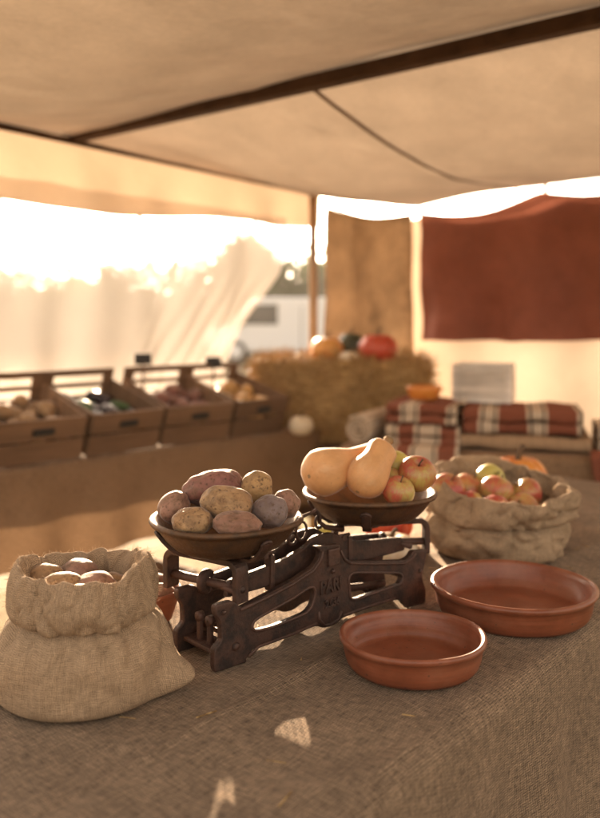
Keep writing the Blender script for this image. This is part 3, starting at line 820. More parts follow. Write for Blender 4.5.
def yoke(P, Q, ztop, zbot, wd):
    """inverted U strap under a pan with a rod and a disc between its legs"""
    P = inv @ Vector((P[0], P[1], ztop)); Q = inv @ Vector((Q[0], Q[1], ztop)); d = (Q - P); L = d.length; d /= L
    w = Vector((0, 0, 1)).cross(d); r = .016; zt = P.z; zb = zbot - TOP
    pts = [P + Vector((0, 0, zb - zt))]
    for a in range(0, 91, 15): pts.append(P + d * (r - r * math.cos(R(a))) + Vector((0, 0, -r + r * math.sin(R(a)))))
    for a in range(90, -1, -15): pts.append(Q - d * (r - r * math.cos(R(a))) + Vector((0, 0, -r + r * math.sin(R(a)))))
    pts.append(Q + Vector((0, 0, zb - zt)))
    mb = MB(); flatbar(pts, wd, .0105, mb, w); o = mb.build('yoke', 'iron', scale)
    bv = o.modifiers.new('bevel', 'BEVEL'); bv.width = .0018; bv.segments = 2; bv.limit_method = 'ANGLE'
    zr = zb + .022
    mb = MB(); mb.tube([P + d * .002 + Vector((0, 0, zr - zt)), Q - d * .002 + Vector((0, 0, zr - zt))], .0072, 12)
    mid = P.lerp(Q, .52); mid.z = zr
    rot = d.to_track_quat('Z', 'Y').to_matrix().to_4x4()
    mb.lathe([(.001, -.006), (.017, -.006), (.020, -.003), (.020, .003), (.017, .006), (.001, .006)], 24, Matrix.Translation(mid) @ rot)
    mb.build('yoke_rod', 'iron', o)
    mb = MB()
    for E in (Q + d * .004, P - d * .004):
        sgn = 1 if E is not None else 1
    mb.lathe([(.0001, .005), (.004, .0045), (.0062, .002), (.0066, 0)], 14, Matrix.Translation(Vector((Q.x, Q.y, zb + .022)) + d * .0035) @ rot)
    mb.build('yoke_bolt', 'iron', o)
    return o
yoke((-.216, 1.425), (-.094, 1.340), .9030, .840, .030)
yoke((.066, 1.612), (.243, 1.640), .9010, .838, .022)
PANZ = .966
def pan(c, clips, dent):
    cl = inv @ Vector((c[0], c[1], 0)); base = PANZ - TOP
    prof = [(.001, -.0495), (.062, -.0495), (.074, -.047), (.087, -.040), (.100, -.027), (.112, -.010), (.1185, -.0015), (.1215, 0), (.1235, -.0022), (.1225, -.0045), (.1185, -.006)]
    inner = [(.001, -.047), (.060, -.047), (.072, -.0445), (.084, -.038), (.097, -.0255), (.109, -.009), (.1155, .001), (.1205, .0028), (.1245, .001), (.1255, -.0025), (.1235, -.006), (.1200, -.0065), (.1175, -.0045),
             (.1135, -.0125), (.1015, -.0295), (.088, -.0425), (.074, -.0495), (.060, -.0515), (.001, -.0515)]
    def fn(a, i, r, z): return r * (1 + .006 * math.sin(2 * a + dent) + .003 * math.sin(5 * a)), z + .0010 * math.sin(3 * a + dent)
    p = MB().lathe(inner, 96, fn=fn).build('pan', 'pan_metal', scale, (cl.x, cl.y, base))
    mb = MB()
    for ang in clips:
        a = R(ang) - YS; d = Vector((math.cos(a), math.sin(a), 0)); w = Vector((-math.sin(a), math.cos(a), 0))
        path = [d * r + Vector((0, 0, z)) for r, z in ((.006, -.0565), (.060, -.0565), (.076, -.0545), (.091, -.0455), (.104, -.0315), (.1125, -.020))]
        flatbar(path, .016, .006, mb, w)
        mb.tube([d * .1085 - w * .008 + Vector((0, 0, -.0245)), d * .1125 - w * .006 + Vector((0, 0, -.0195)), d * .114 + Vector((0, 0, -.0175)), d * .1125 + w * .006 + Vector((0, 0, -.0195)), d * .1085 + w * .008 + Vector((0, 0, -.0245))], .0036, 8)
    mb.lathe([(.001, -.066), (.018, -.066), (.02, -.055), (.001, -.055)], 24)
    o = mb.build('pan_cradle', 'iron', scale, (cl.x, cl.y, base))
    bv = o.modifiers.new('bevel', 'BEVEL'); bv.width = .0015; bv.segments = 2; bv.limit_method = 'ANGLE'
PL = Vector((-.119, 1.383)); PR = Vector((.130, 1.590))
pan(PL, (-52, 196, 72), .5); pan(PR, (-98, 8, 184, 92), 1.9)

# ------------------------------------------------------------------ potatoes in the left pan
def potato(mat, px, py, Y, rx, ry, tilt, yaw, seed, label, rd=None, egg=0):
    p = W(px, py, Y); a = rx / F * Y; c = ry / F * Y
    o = blob('potato', mat, (a, (rd or (a + c) * .48), c), p, (0, R(tilt), R(yaw)), seed, .13, 1.5, 110, 72, egg=egg)
    return tag(o, label, 'potato', 'potatoes in the scale pan')
potato('potato_red', 213, 486.5, 1.405, 30, 16.5, -9, 8, 1, 'long reddish potato on top of the pile in the pan', .036)
potato('potato_tan', 227, 503, 1.345, 27, 16.5, 5, -4, 2, 'big tan oval potato in the middle of the heap', .034)
potato('potato_yellow', 257, 487.5, 1.405, 15.5, 16.5, 15, 20, 3, 'round yellow potato topping the right of the heap', .028)
potato('potato_rose', 174, 507, 1.375, 17, 14.5, -35, 10, 4, 'brownish red potato at the left rim of the pan', .028)
potato('potato_tan', 192.5, 521, 1.315, 20.5, 13.5, -3, 4, 5, 'pale tan potato at the front left rim of the pan', .030)
potato('potato_rose', 237, 524, 1.30, 25, 12.5, 2, -3, 6, 'rosy flat potato resting low at the front rim', .028)
potato('potato_grey', 270, 511.5, 1.345, 17.5, 16.5, 10, 25, 7, 'greyish purple round potato at the front right', .028)
potato('potato_rose', 285.5, 504, 1.40, 13.5, 14, 55, 20, 8, 'small brown potato at the right end of the pan', .024)
potato('potato_yellow', 228, 505, 1.43, 20, 14, 0, 10, 9, 'yellowish potato hidden at the back of the heap', .03)
potato('potato_tan', 196, 505, 1.43, 17, 13, 0, -20, 10, 'tan potato under the long red one at the back', .028)

# ------------------------------------------------------------------ butternut squash and apples in the right pan
def butternut(A_, B_, rb, rn, seed, label, blossom=True, bow=.0):
    A_ = Vector(A_); B_ = Vector(B_); ax = B_ - A_; L = ax.length
    root = empty('butternut_squash', A_); root.rotation_mode = 'QUATERNION'; root.rotation_quaternion = ax.to_track_quat('Z', 'Y')
    prof = []
    ts = [0, .004, .012, .03, .06, .1, .15, .2, .26, .32, .38, .44, .5, .56, .62, .68, .74, .8, .86, .91, .95, .98, .995, 1.0]
    for t in ts:
        bulb = rb * math.sqrt(max(0, 1 - ((t * L - rb * .92) / (rb * (.923 if t * L < rb * .92 else 1.0))) ** 2)) if t * L < rb * 1.92 else 0
        nk = rn * (1 if t < .9 else math.sqrt(max(0.02, 1 - ((t - .9) / .105) ** 2))) * (1 + .06 * max(0, (t - .6)))
        if t * L < rb * .92: r = bulb
        else:
            q = min(1, max(0, (t * L - rb * .92) / (L * .42))); q = q * q * (3 - 2 * q); r = rb * (1 - q) + nk * q
            if t > .9: r = nk
        prof.append((max(r, .003 if t < .5 else .006), t * L))
    mb = MB().lathe(prof, 56, fn=lambda a, i, r, z: (r * (1 + .018 * math.sin(3 * a + seed) + .012 * math.sin(7 * a + seed)), z))
    for v in mb.v:
        v.x += bow * math.sin(math.pi * min(1, v.z / L)) + .0025 * noise.noise(v * 22 + Vector((seed, 0, 0)))
        v.y += .0025 * noise.noise(v * 22 + Vector((0, seed, 9)))
    mb.build('rind', 'squash', root)
    MB().lathe([(.0095, L - .006), (.0075, L + .003), (.0080, L + .012), (.0100, L + .017), (.007, L + .019), (.001, L + .0175)], 12, fn=lambda a, i, r, z: (r * (1 + .14 * math.sin(5 * a)), z)).build('stem', 'squash_stem', root)
    MB().lathe([(.0001, .0006), (.0022, -.0004), (.0036, .0), (.0042, .0022)], 16, fn=lambda a, i, r, z: (r * (1 + .2 * math.sin(5 * a)), z)).build('blossom_scar', 'squash_stem', root)
    tag(root, label, 'squash', 'squash in the scale pan'); return root
butternut(W(309, 476.5, 1.515), W(386, 452.5, 1.675), .0435, .0285, 1.0, 'butternut squash lying at the left of the pan, blossom end facing out')
butternut(W(357.5, 492, 1.515), W(385, 446, 1.585), .0385, .0285, 2.6, 'butternut squash leaning forward with its stem end up')
apple('apple_red', .0352, W(416.5, 474, 1.575), (R(34), R(8), 0), 1, 'large red apple at the right end of the pan', 'apples in the scale pan')
apple('apple_mixed', .0295, W(398, 491, 1.535), (R(22), R(-12), 1), 2, 'yellow apple with a red blush low at the front beside the squash', 'apples in the scale pan')
apple('apple_green', .030, W(394, 465, 1.625), (R(-15), R(-10), 2), 3, 'yellow green apple tucked behind the leaning squash', 'apples in the scale pan')
apple('apple_mixed', .026, W(391, 481, 1.585), (R(20), R(30), 2), 4, 'small orange red apple wedged between squash and apples', 'apples in the scale pan')

# ------------------------------------------------------------------ terracotta dishes
def dish(c, r, h, label, mat='terracotta', rz=0):
    root = empty('terracotta_dish', (c[0], c[1], TOP + .001), rz); t = .0075
    prof = [(.001, .0), (r * .78, .0), (r * .85, .002), (r * .895, .008), (r * .925, .018), (r * .94, h * .55), (r * .948, h * .76), (r * .975, h * .80), (r * .995, h * .86), (r * 1.0, h * .92), (r * .99, h * .98), (r * .965, h),
            (r * .94, h * .985), (r * .92, h * .93), (r * .905, h * .80), (r * .89, h * .45), (r * .865, .022), (r * .84, .0125), (r * .80, .0095), (r * .74, .0085), (r * .35, .0082), (.001, .008)]
    def fn(a, i, q, z): return q * (1 + .004 * math.sin(2 * a + 1) + .0025 * math.sin(5 * a)), z + (.0007 * math.sin(3 * a) if z > h * .7 else 0)
    MB().lathe(prof[:12], 96, fn=fn).build('outside', mat, root)
    MB().lathe(prof[11:], 96, fn=fn).build('glazed_inside', 'terracotta', root)
    tag(root, label, 'dish'); return root
dish((.1745, 1.318), .1135, .050, 'small empty terracotta dish in front of the scale')
dish((.389, 1.552), .150, .056, 'large terracotta dish beside the apple sack at the right', rz=1.2)
bl = empty('terracotta_bowl', tuple(WZ(146, 620, TOP)))
tag(bl, 'small terracotta bowl of potatoes between left sack and scale', 'bowl')
MB().lathe([(.001, 0), (.042, 0), (.046, .004), (.055, .03), (.0600, .048), (.063, .051), (.064, .055), (.062, .058), (.058, .057), (.056, .050), (.050, .03), (.040, .008), (.001, .006)], 64).build('bowl_wall', 'clay', bl)
pb = bl.location
for i, (dx, dy, dz, a, c, mt, lab) in enumerate([(.030, -.012, .050, .024, .019, 'potato_rose', 'small rosy potato at the right edge of the terracotta bowl'), (.012, .024, .056, .026, .020, 'potato_rose', 'rosy potato at the back of the small terracotta bowl'),
    (-.028, .0, .052, .026, .020, 'potato_tan', 'tan potato at the left side of the small terracotta bowl'), (.004, -.026, .047, .022, .018, 'potato_tan', 'tan potato at the front of the small terracotta bowl'), (.0, .0, .030, .03, .022, 'potato_rose', 'rosy potato at the bottom of the small terracotta bowl')]):
    tag(blob('potato', mt, (a, a * .82, c), (pb.x + dx, pb.y + dy, TOP + dz), (0, R(10 * i), R(50 * i)), 40 + i, .1), lab, 'potato', 'potatoes in the terracotta bowl')

# ------------------------------------------------------------------ burlap sacks
def sack(c, prof, label, seed, tilt=(0, 0), ear=None, wr=.012, nfib=700, squash=(1, 1), folds=6, rimtop=6):
    """prof: list of (r, z); outside base to rim, then down the inside"""
    root = empty('burlap_sack', (c[0], c[1], TOP + .001)); sd = Vector((seed * 3.1, seed * 1.7, 0)); zmax = max(p[1] for p in prof)
    # refine the profile with a spline
    P = []
    for i in range(len(prof) - 1):
        p0 = prof[max(i - 1, 0)]; p1 = prof[i]; p2 = prof[i + 1]; p3 = prof[min(i + 2, len(prof) - 1)]
        for j in range(5):
            t = j / 5
            P.append(tuple(.5 * ((2 * b) + (-a + c_) * t + (2 * a - 5 * b + 4 * c_ - d) * t * t + (-a + 3 * b - 3 * c_ + d) * t ** 3) for a, b, c_, d in zip(p0, p1, p2, p3)))
    P.append(prof[-1])
    inside0 = max(range(len(P)), key=lambda i: P[i][1])
    def fn(a, i, r, z):
        ca, sa = math.cos(a), math.sin(a); h = z / zmax
        d = Vector((ca * 1.4, sa * 1.4, z * 7))
        n1 = noise.noise(d + sd); n2 = noise.noise(Vector((ca * 3.2, sa * 3.2, z * 22)) + sd); n3 = noise.noise(Vector((ca * 8, sa * 8, z * 16)) + sd)
        k = 1 if z > .012 else max(0, z / .012)
        rr = r + k * (wr * n1 + wr * .55 * n2 + wr * .22 * n3)
        rr += k * wr * .25 * abs(math.sin(a * folds + 3 * n1)) * math.exp(-((h - .55) / .25) ** 2)
        cr1 = abs(noise.noise(Vector((ca * 2.1 + z * 5, sa * 2.1 - z * 7, z * 9)) + sd * 2)); cr2 = abs(noise.noise(Vector((ca * 4.5 - z * 12, sa * 4.5 + z * 8, z * 14)) + sd * 3))
        rr -= k * wr * (.75 * max(0, 1 - cr1 * 6) + .42 * max(0, 1 - cr2 * 6)) * (.4 + .6 * min(1, h * 2))
        zz = z + (h ** 2) * (.018 * noise.noise(Vector((ca * 1.1, sa * 1.1, 2)) + sd) + .008 * noise.noise(Vector((ca * 4, sa * 4, 5)) + sd))
        zz += h * (tilt[0] * ca + tilt[1] * sa) * r
        if ear:
            da = (a - ear[0] + math.pi) % (2 * math.pi) - math.pi
            rr += ear[1] * math.exp(-(da / ear[2]) ** 2) * math.exp(-((z - ear[3]) / .022) ** 2) * (1 if z > .002 else .8)
        return max(rr, .001) * (squash[0] * ca * ca + squash[1] * sa * sa), max(zz, 0)
    mb = MB().lathe(P, 160, fn=fn)
    seg = 160; k0 = 40; nr = len(P)                        # lay the weave out by true length along the cloth
    uu = [[0.0] * (seg + 1) for _ in range(nr)]; vv = [[0.0] * seg for _ in range(nr)]
    for i in range(nr):
        for j in range(seg): uu[i][j + 1] = uu[i][j] + (mb.v[i * seg + (k0 + j + 1) % seg] - mb.v[i * seg + (k0 + j) % seg]).length
        if i:
            for k in range(seg): vv[i][k] = vv[i - 1][k] + (mb.v[i * seg + k] - mb.v[(i - 1) * seg + k]).length
    for i in range(nr):                                    # measure round from the front so threads run straight there
        m = uu[i][seg // 2]; uu[i] = [q - m for q in uu[i]]
    for i in range(nr - 1):
        for k in range(seg):
            j = (k - k0) % seg; k2 = (k + 1) % seg
            mb.uv[i * seg + k] = [(uu[i][j], vv[i][k]), (uu[i][j + 1], vv[i][k2]), (uu[i + 1][j + 1], vv[i + 1][k2]), (uu[i + 1][j], vv[i + 1][k])]
    rimp = []
    for i in range(max(1, inside0 - 22), inside0 + 4):
        for k in range(0, seg, 2):
            p = mb.v[i * seg + k]; nn = Vector((p.x, p.y, 0)).normalized() + Vector((0, 0, .7 if i > inside0 - 6 else .1))
            rimp.append((p.copy(), nn.normalized()))
    body_ = []
    for i in range(6, inside0 - 20, 2):
        for k in range(0, seg, 2):
            p = mb.v[i * seg + k]; body_.append((p.copy(), Vector((p.x, p.y, 0)).normalized()))
    o = mb.build('cloth_body', 'sack_burlap', root)
    fibres(rimp, nfib * 2, .003, .010, seed + 2, root, 'sack_burlap', .0003)
    if body_: fibres(body_, nfib, .002, .006, seed + 3, o, 'sack_burlap', .00018).name = 'body_fibres'
    tag(root, label, 'sack'); return root
LS = Vector((-.316, 1.243))
sack(LS, [(.001, 0), (.10, 0), (.122, .006), (.129, .032), (.124, .070), (.110, .095), (.094, .108), (.089, .113), (.096, .109), (.103, .116), (.107, .134), (.106, .156), (.101, .173), (.094, .180), (.087, .174), (.081, .155), (.078, .125), (.06, .105), (.001, .10)],
     'open burlap sack of potatoes with a rolled rim at the left foreground', 2.0, (.03, .05), ear=(R(-6), .042, .25, .022), folds=4, wr=.010)
for i, (px, py, Y, a, c, mt, lab) in enumerate([
    (90, 594, 1.245, .040, .030, 'potato_rose', 'rosy potato in the middle of the left sack opening'),
    (62, 592, 1.235, .036, .028, 'potato_tan', 'tan potato left of the rosy one in the left sack'),
    (112, 590, 1.285, .032, .026, 'potato_tan', 'tan potato at the right inside of the left sack'),
    (78, 577, 1.30, .036, .028, 'potato_rose', 'rosy potato at the back of the left sack opening'),
    (42, 582, 1.27, .034, .026, 'potato_tan', 'tan potato at the far left inside of the left sack'),
    (75, 606, 1.20, .036, .026, 'potato_tan', 'tan potato low at the front of the left sack opening')]):
    tag(blob('potato', mt, (a, a * .85, c), W(px, py, Y), (0, R(-12 + 9 * i), R(40 * i)), 60 + i, .1), lab, 'potato', 'potatoes in the left sack')
RS = Vector((.462, 1.985))
sack(RS, [(.001, 0), (.12, 0), (.150, .006), (.163, .032), (.166, .062), (.160, .080), (.150, .090), (.148, .095), (.158, .093), (.170, .103), (.177, .124), (.176, .146), (.170, .160), (.162, .165), (.155, .159), (.149, .13), (.140, .095), (.10, .06), (.001, .05)],
     'open burlap sack of apples at the right behind the large dish', 7.0, (-.05, .16), wr=.024, folds=4, nfib=500)
for i, (px, py, Y, r, mt, lab) in enumerate([
    (448, 489, 1.95, .042, 'apple_red', 'red apple leaning on the left rim of the right sack'),
    (468, 489, 2.02, .043, 'apple_mixed', 'green apple with a red cheek at the back left of the sack'),
    (497, 491, 1.97, .042, 'apple_mixed', 'red and green apple standing stem up in the right sack'),
    (470, 504, 1.93, .036, 'apple_red', 'small dark red apple low between the others in the sack'),
    (493, 511, 1.90, .042, 'apple_red', 'bright red apple at the front rim of the right sack'),
    (526, 494, 1.98, .041, 'apple_red', 'deep red apple at the right inside of the right sack'),
    (522, 509, 1.93, .040, 'apple_mixed', 'mixed red and green apple at the front right inside of the right sack'),
    (490, 478, 2.05, .038, 'apple_green', 'green apple at the very back of the right sack')]):
    apple(mt, r * .96, W(px, py + 1, Y), (R(20 + 5 * i), R(14 - 6 * i), i), 10 + i, lab, 'apples in the right sack')

pumpkin('pumpkin', 'pumpkin_orange', .088, .155, T(2.22, .985, TOP), 10, .4, 'small bright orange pumpkin behind the apple sack')
# things on the table behind the scale
apple('apple_green', .034, WZ(325, 552, TOP) + Vector((0, 0, .030)), (R(10), 0, 1), 21, 'pale green apple on the table behind the scale hooks')
apple('apple_green', .030, WZ(352, 588, TOP) + Vector((0, .02, .028)), (R(-60), R(30), 1), 22, 'small green apple on the table inside the right frame opening')
o = pumpkin('pumpkin', 'pumpkin_red', .062, .085, WZ(388, 540, TOP), 9, 0, 'red squash on the table behind the right pan')
o = pumpkin('gourd', 'gourd_white', .058, .062, WZ(392, 563, TOP), 9, 0, 'pale cream gourd on the table behind the right end of the scale', 'gourd')
# straw litter
mb = MB(); r_ = random.Random(5)
for _ in range(70):
    u, n = r_.uniform(.7, 2.2), r_.uniform(.56, 1.28); p = T(u, n, TOP + .004); a = r_.uniform(0, 6.28); L = r_.uniform(.006, .035)
    mb.tube([p, p + Vector((math.cos(a), math.sin(a), r_.uniform(-.02, .08))) * L], r_.uniform(.0005, .0010), 5)
tag(mb.build('straw_litter', 'straw'), 'scattered bits of straw lying on the burlap tablecloth', 'straw', kind='stuff')

# ------------------------------------------------------------------ crate stall at the back left
CY = R(46); V_ = Vector((.695, .719, 0)); W_ = Vector((-.719, .695, 0)); CO = Vector((-.82, 3.30, 0))
def K(v, w, z): return CO + V_ * v + W_ * w + Vector((0, 0, z))
ct = empty('crate_table', tuple(K(.0, .315, 0)), CY)
tag(ct, 'long table with a brown burlap front carrying the vegetable crates', 'table')
MB().box((.0, 0, .725), (2.6, .60, .04), bev=.004).build('tabletop', 'table_wood', ct)
for sx in (-1.2, 1.2):
    for sy in (-.25, .25): MB().box((sx, sy, .352), (.05, .05, .704), bev=.004).build('leg', 'table_wood', ct)
def skirt(u, v):
    x = -1.36 + 2.72 * u
    if v < .3: return (x, .31 - .63 * (v / .3), .751 + .002 * noise.noise(Vector((x * 9, v * 8, 0))))
    q = (v - .3) / .7; return (x, -.335 - .022 * q * math.sin(x * 17 + 2 * noise.noise(Vector((x, 0, 0)))), .742 - q * .36 + .01 * math.sin(x * 2.3))
tag(MB().grid(140, 40, skirt, lambda u, v: (u * 2.7, v * 1.1)).build('table_skirt', 'stall_burlap', None, ct.location, (0, 0, CY)), 'brown burlap cloth covering the table under the vegetable crates', 'tablecloth')
TILT = R(17)
def crate(v, wd, h, label):
    root = empty('wooden_crate', tuple(K(v + wd / 2, 0.0, .756)), CY); D = .38; th = .012
    root.rotation_euler = Euler((TILT, 0, CY + .07 * math.sin(v * 9.3 + 1)));
    mb = MB()
    for z0, z1 in ((.0, h * .47), (h * .53, h)): mb.box((0, th / 2, (z0 + z1) / 2), (wd, th, z1 - z0), bev=.002)
    mb.build('front_panel', 'crate_wood', root)
    hl = MB().box((0, -.0035, h * .72), (.085, .007, .026), bev=.002).build('hand_hole_shade', 'black_paint', root)  # solid black block, its colour standing in for the shade inside a hole
    for sx in (-1, 1):
        mb = MB()
        for z0, z1 in ((.0, h * .47), (h * .53, h)): mb.box((sx * (wd / 2 - th / 2), D / 2, (z0 + z1) / 2), (th, D - 2 * th - .002, z1 - z0), bev=.002)
        mb.build('side_panel', 'crate_wood', root)
    mb = MB(); b = h + .048                                # taller back with a hand slot
    mb.box((0, D - th / 2, h * .30), (wd, th, h * .6), bev=.002)
    mb.box((0, D - th / 2, b - .013), (wd, th, .026), bev=.002)
    for sx in (-1, 1): mb.box((sx * (wd / 2 - .024), D - th / 2, (h * .6 + b - .026) / 2), (.048, th, b - .026 - h * .6 - .001), bev=.002)
    mb.box((0, D - th / 2, h * .60 + .047), (wd - .10, th, .018), bev=.002)
    mb.build('back_panel', 'crate_wood', root)
    MB().box((0, D / 2, .008), (wd - 2 * th - .002, D - 2 * th - .002, .010)).build('floor_board', 'crate_wood', root)
    mb = MB()
    for sx in (-1, 1): mb.box((sx * (wd / 2 - .03), D - .02, -.055), (.03, .03, .105))
    mb.build('rear_support', 'crate_wood', root)
    tag(root, label, 'crate', 'vegetable crates on the back table'); return root
def local(root, p): return Matrix.Translation(root.location) @ root.rotation_euler.to_matrix().to_4x4() @ Vector(p)
crates = []
cw = .358
for i, lab in ((-2, 'dark wooden crate of onions at the far left end of the crate row'), (-1, 'wooden crate of potatoes left of the dark vegetables'), (0, 'wooden crate holding dark aubergines and courgettes'), (1, 'wooden crate of reddish potatoes in the middle of the row'), (2, 'wooden crate of golden onions at the right end of the row')):
    crates.append((i, crate(i * (cw + .012) - .015, cw - .012, .172, lab)))
def fill(root, n, maker, seed, h=.168):
    r_ = random.Random(seed); nx = 5; ny = 4
    for j in range(ny):
        for i in range(nx):
            x = -.125 + .0625 * i + r_.uniform(-.012, .012); y = .055 + .085 * j + r_.uniform(-.012, .012)
            maker(local(root, (x, y, h * .48 + .016 * r_.random() + (.026 if (i + j) % 3 == 0 else 0))), r_)
proto = {}
def veg(kind, mat, size, name, label, cat, group, amp=.08):
    def mk(p, r_):
        if kind not in proto: proto[kind] = [blob(name, mat, size, (0, 0, 0), (0, 0, 0), 90 + len(proto), amp, 1.4, 24, 16)]; o = proto[kind][0]
        else: o = proto[kind][0].copy(); COL.objects.link(o)
        o.location = p; o.rotation_euler = (r_.uniform(-.5, .5), r_.uniform(-.5, .5), r_.uniform(0, 6.28)); s_ = r_.uniform(.85, 1.15); o.scale = (s_, s_, s_)
        tag(o, label, cat, group)
    return mk
mk_red = veg('red', 'potato_red', (.042, .034, .030), 'potato', 'reddish potato heaped in the middle crate of the back table', 'potato', 'reddish potatoes in the middle crate')
mk_on = veg('onion', 'onion', (.036, .036, .034), 'onion', 'golden onion heaped in the crate at the right end of the row', 'onion', 'golden onions in the right crate', .04)
mk_on2 = veg('onion2', 'onion', (.036, .036, .034), 'onion', 'golden onion heaped in the far left crate', 'onion', 'golden onions in the far left crate', .04)
mk_tan = veg('tan', 'potato_tan', (.042, .034, .030), 'potato', 'tan potato heaped in the crate left of the dark vegetables', 'potato', 'tan potatoes in the second crate from the left')
mk_eg = veg('egg', 'eggplant', (.060, .030, .030), 'aubergine', 'dark glossy aubergine heaped in the crate at the left', 'aubergine', 'aubergines in the left crate', .05)
mk_co = veg('cour', 'courgette', (.060, .021, .021), 'courgette', 'green courgette lying among the dark aubergines', 'courgette', 'courgettes in the left crate', .04)
flip = [0]
def mk_dark(p, r_):
    flip[0] += 1; (mk_co if flip[0] % 3 == 0 else mk_eg)(p, r_)
for i, root in crates:
    fill(root, 20, {-2: mk_on2, -1: mk_tan, 0: mk_dark, 1: mk_red, 2: mk_on}[i], 50 + i)
# chalk price tags
for i, (v, lab) in enumerate([(-.55, 'small black price tag on a stick above the far left crates'), (.235, 'small black price tag on a stick between the left and middle crates'), (.62, 'small black price tag on a stick above the right crate')]):
    p = W(143, 360, 3.86) if i == 1 else (W(213.5, 363, 4.12) if i == 2 else K(v, .37, 1.09))
    root = empty('price_tag', (p.x, p.y, p.z - .12), CY - .55)
    MB().box((0, 0, .125), (.075, .008, .052), (R(-8), 0, 0), .003).build('board', 'black_paint', root)
    MB().tube([(0, .004, -.05), (0, .004, .1)], .005, 8).build('stick', 'dark_wood', root)
    tag(root, lab, 'price tag', 'black price tags over the crates')
p = WZ(301, 434, .756); pumpkin('gourd', 'gourd_white', .058, .085, (p.x, p.y, .753), 9, 0, 'cream white pumpkin at the end of the crate table', 'pumpkin')
lowc = empty('storage_box', tuple(K(.15, .05, 0)), CY + .1)
tag(lowc, 'low dark wooden box on the ground under the crate table', 'box')
mb = MB(); 
for sy in (-1, 1): mb.box((0, sy * .17, .13), (.6, .015, .22), bev=.003)
for sx in (-1, 1): mb.box((sx * .2925, 0, .13), (.015, .322, .22), bev=.003)
mb.build('box_wall', 'crate_wood', lowc); MB().box((0, 0, .015), (.58, .32, .02)).build('box_floor', 'crate_wood', lowc)

# ------------------------------------------------------------------ straw bale with pumpkins
BY = R(-14); bc = W(343, 362, 4.42); BT = 1.078; BH = .40
bale = empty('straw_bale', (bc.x, bc.y, BT - BH), BY)
tag(bale, 'rectangular straw bale tied with twine, carrying pumpkins under the burlap sheet', 'straw bale')
BLx, BLy = .86, .42
def bale_pt(u, v, face):
    pass
mb = MB(); bm = bmesh.new(); bmesh.ops.create_cube(bm, size=1)
bmesh.ops.subdivide_edges(bm, edges=bm.edges[:], cuts=24, use_grid_fill=True)
bm.verts.index_update(); vs = []
for v in bm.verts:
    q = Vector((v.co.x * BLx, v.co.y * BLy, v.co.z * BH)); c_ = Vector((max(-BLx / 2 + .03, min(BLx / 2 - .03, q.x)), max(-BLy / 2 + .03, min(BLy / 2 - .03, q.y)), max(-BH / 2 + .03, min(BH / 2 - .03, q.z))))
    d = q - c_; q = c_ + (d.normalized() * .03 if d.length > .001 else d)
    q += q.normalized() * (.014 * noise.noise(q * 11) + .02 * noise.noise(q * 4 + Vector((3, 3, 3))) + .012 * noise.noise(Vector((q.x * 9, q.y * 9, q.z * 30))))
    for tx in (-.2, .2): q *= 1 - .035 * math.exp(-((q.x - tx) / .03) ** 2)
    vs.append(q + Vector((0, 0, BH / 2)))
mb.add(vs, [[v.index for v in f.verts] for f in bm.faces]); bm.free()
r_ = random.Random(11)
for _ in range(5200):                                    # loose stalks over the surface
    f = r_.random(); x = r_.uniform(-.5, .5) * BLx; y = r_.uniform(-.5, .5) * BLy; z = r_.uniform(0, 1) * BH
    if f < .45: p = Vector((x, -BLy / 2 - .004, z)); nn = Vector((0, -1, 0))
    elif f < .75: p = Vector((x, y, BH + .002)); nn = Vector((0, 0, 1))
    elif f < .9: p = Vector((BLx / 2 + .004, y, z)); nn = Vector((1, 0, 0))
    else: p = Vector((-BLx / 2 - .004, y, z)); nn = Vector((-1, 0, 0))
    d = (Vector((r_.gauss(0, 1), r_.gauss(0, 1), r_.gauss(0, 1))) + nn * r_.uniform(-.2, .9)).normalized(); L = r_.uniform(.03, .13)
    w = d.cross(nn); w = w.normalized() * r_.uniform(.0014, .0034) if w.length > .01 else Vector((.002, 0, 0))
    p = p - d * L * .35
    mb.add([p - w, p + w, p + d * L + w, p + d * L - w], [[0, 1, 2, 3]], None, False)
mb.build('packed_straw', 'straw', bale)
for tx in (-.2, .2):
    y, h = BLy / 2 + .004, BH + .004
    MB().tube([(tx, -y, .0), (tx, -y, h), (tx, y, h), (tx, y, 0)], .005, 6).build('twine', 'twine', bale)
st = empty('bale_stand', (bc.x, bc.y, 0), BY)
tag(st, 'dark wooden stand holding up the straw bale', 'stand')
MB().box((0, 0, BT - BH - .022), (.95, .5, .036), bev=.004).build('stand_top', 'dark_wood', st)
for sx in (-1, 1):
    MB().box((sx * .42, 0, (BT - BH - .042) / 2), (.04, .44, BT - BH - .044), bev=.004).build('stand_side', 'dark_wood', st)
MB().box((0, -.2, .45), (.796, .03, .30), bev=.004).build('front_board', 'dark_wood', st)
zz = BT - .012
for (px, Y, r, h, nm, mt, cat, lab) in [
    (378, 4.32, .100, .145, 'pumpkin', 'pumpkin_red', 'pumpkin', 'large red orange pumpkin at the right on the straw bale'),
    (327, 4.40, .085, .13, 'pumpkin', 'pumpkin_yellow', 'pumpkin', 'yellow orange pumpkin at the left on the straw bale'),
    (351, 4.50, .072, .15, 'squash', 'squash_green', 'squash', 'dark green squash between the two pumpkins on the bale'),
    (349, 4.28, .050, .060, 'gourd', 'gourd_white', 'gourd', 'little cream gourd in front of the dark squash on the bale')]:
    p = W(px, 320, Y); pumpkin(nm, mt, r, h, (p.x, p.y, zz), 10, px, lab, cat)

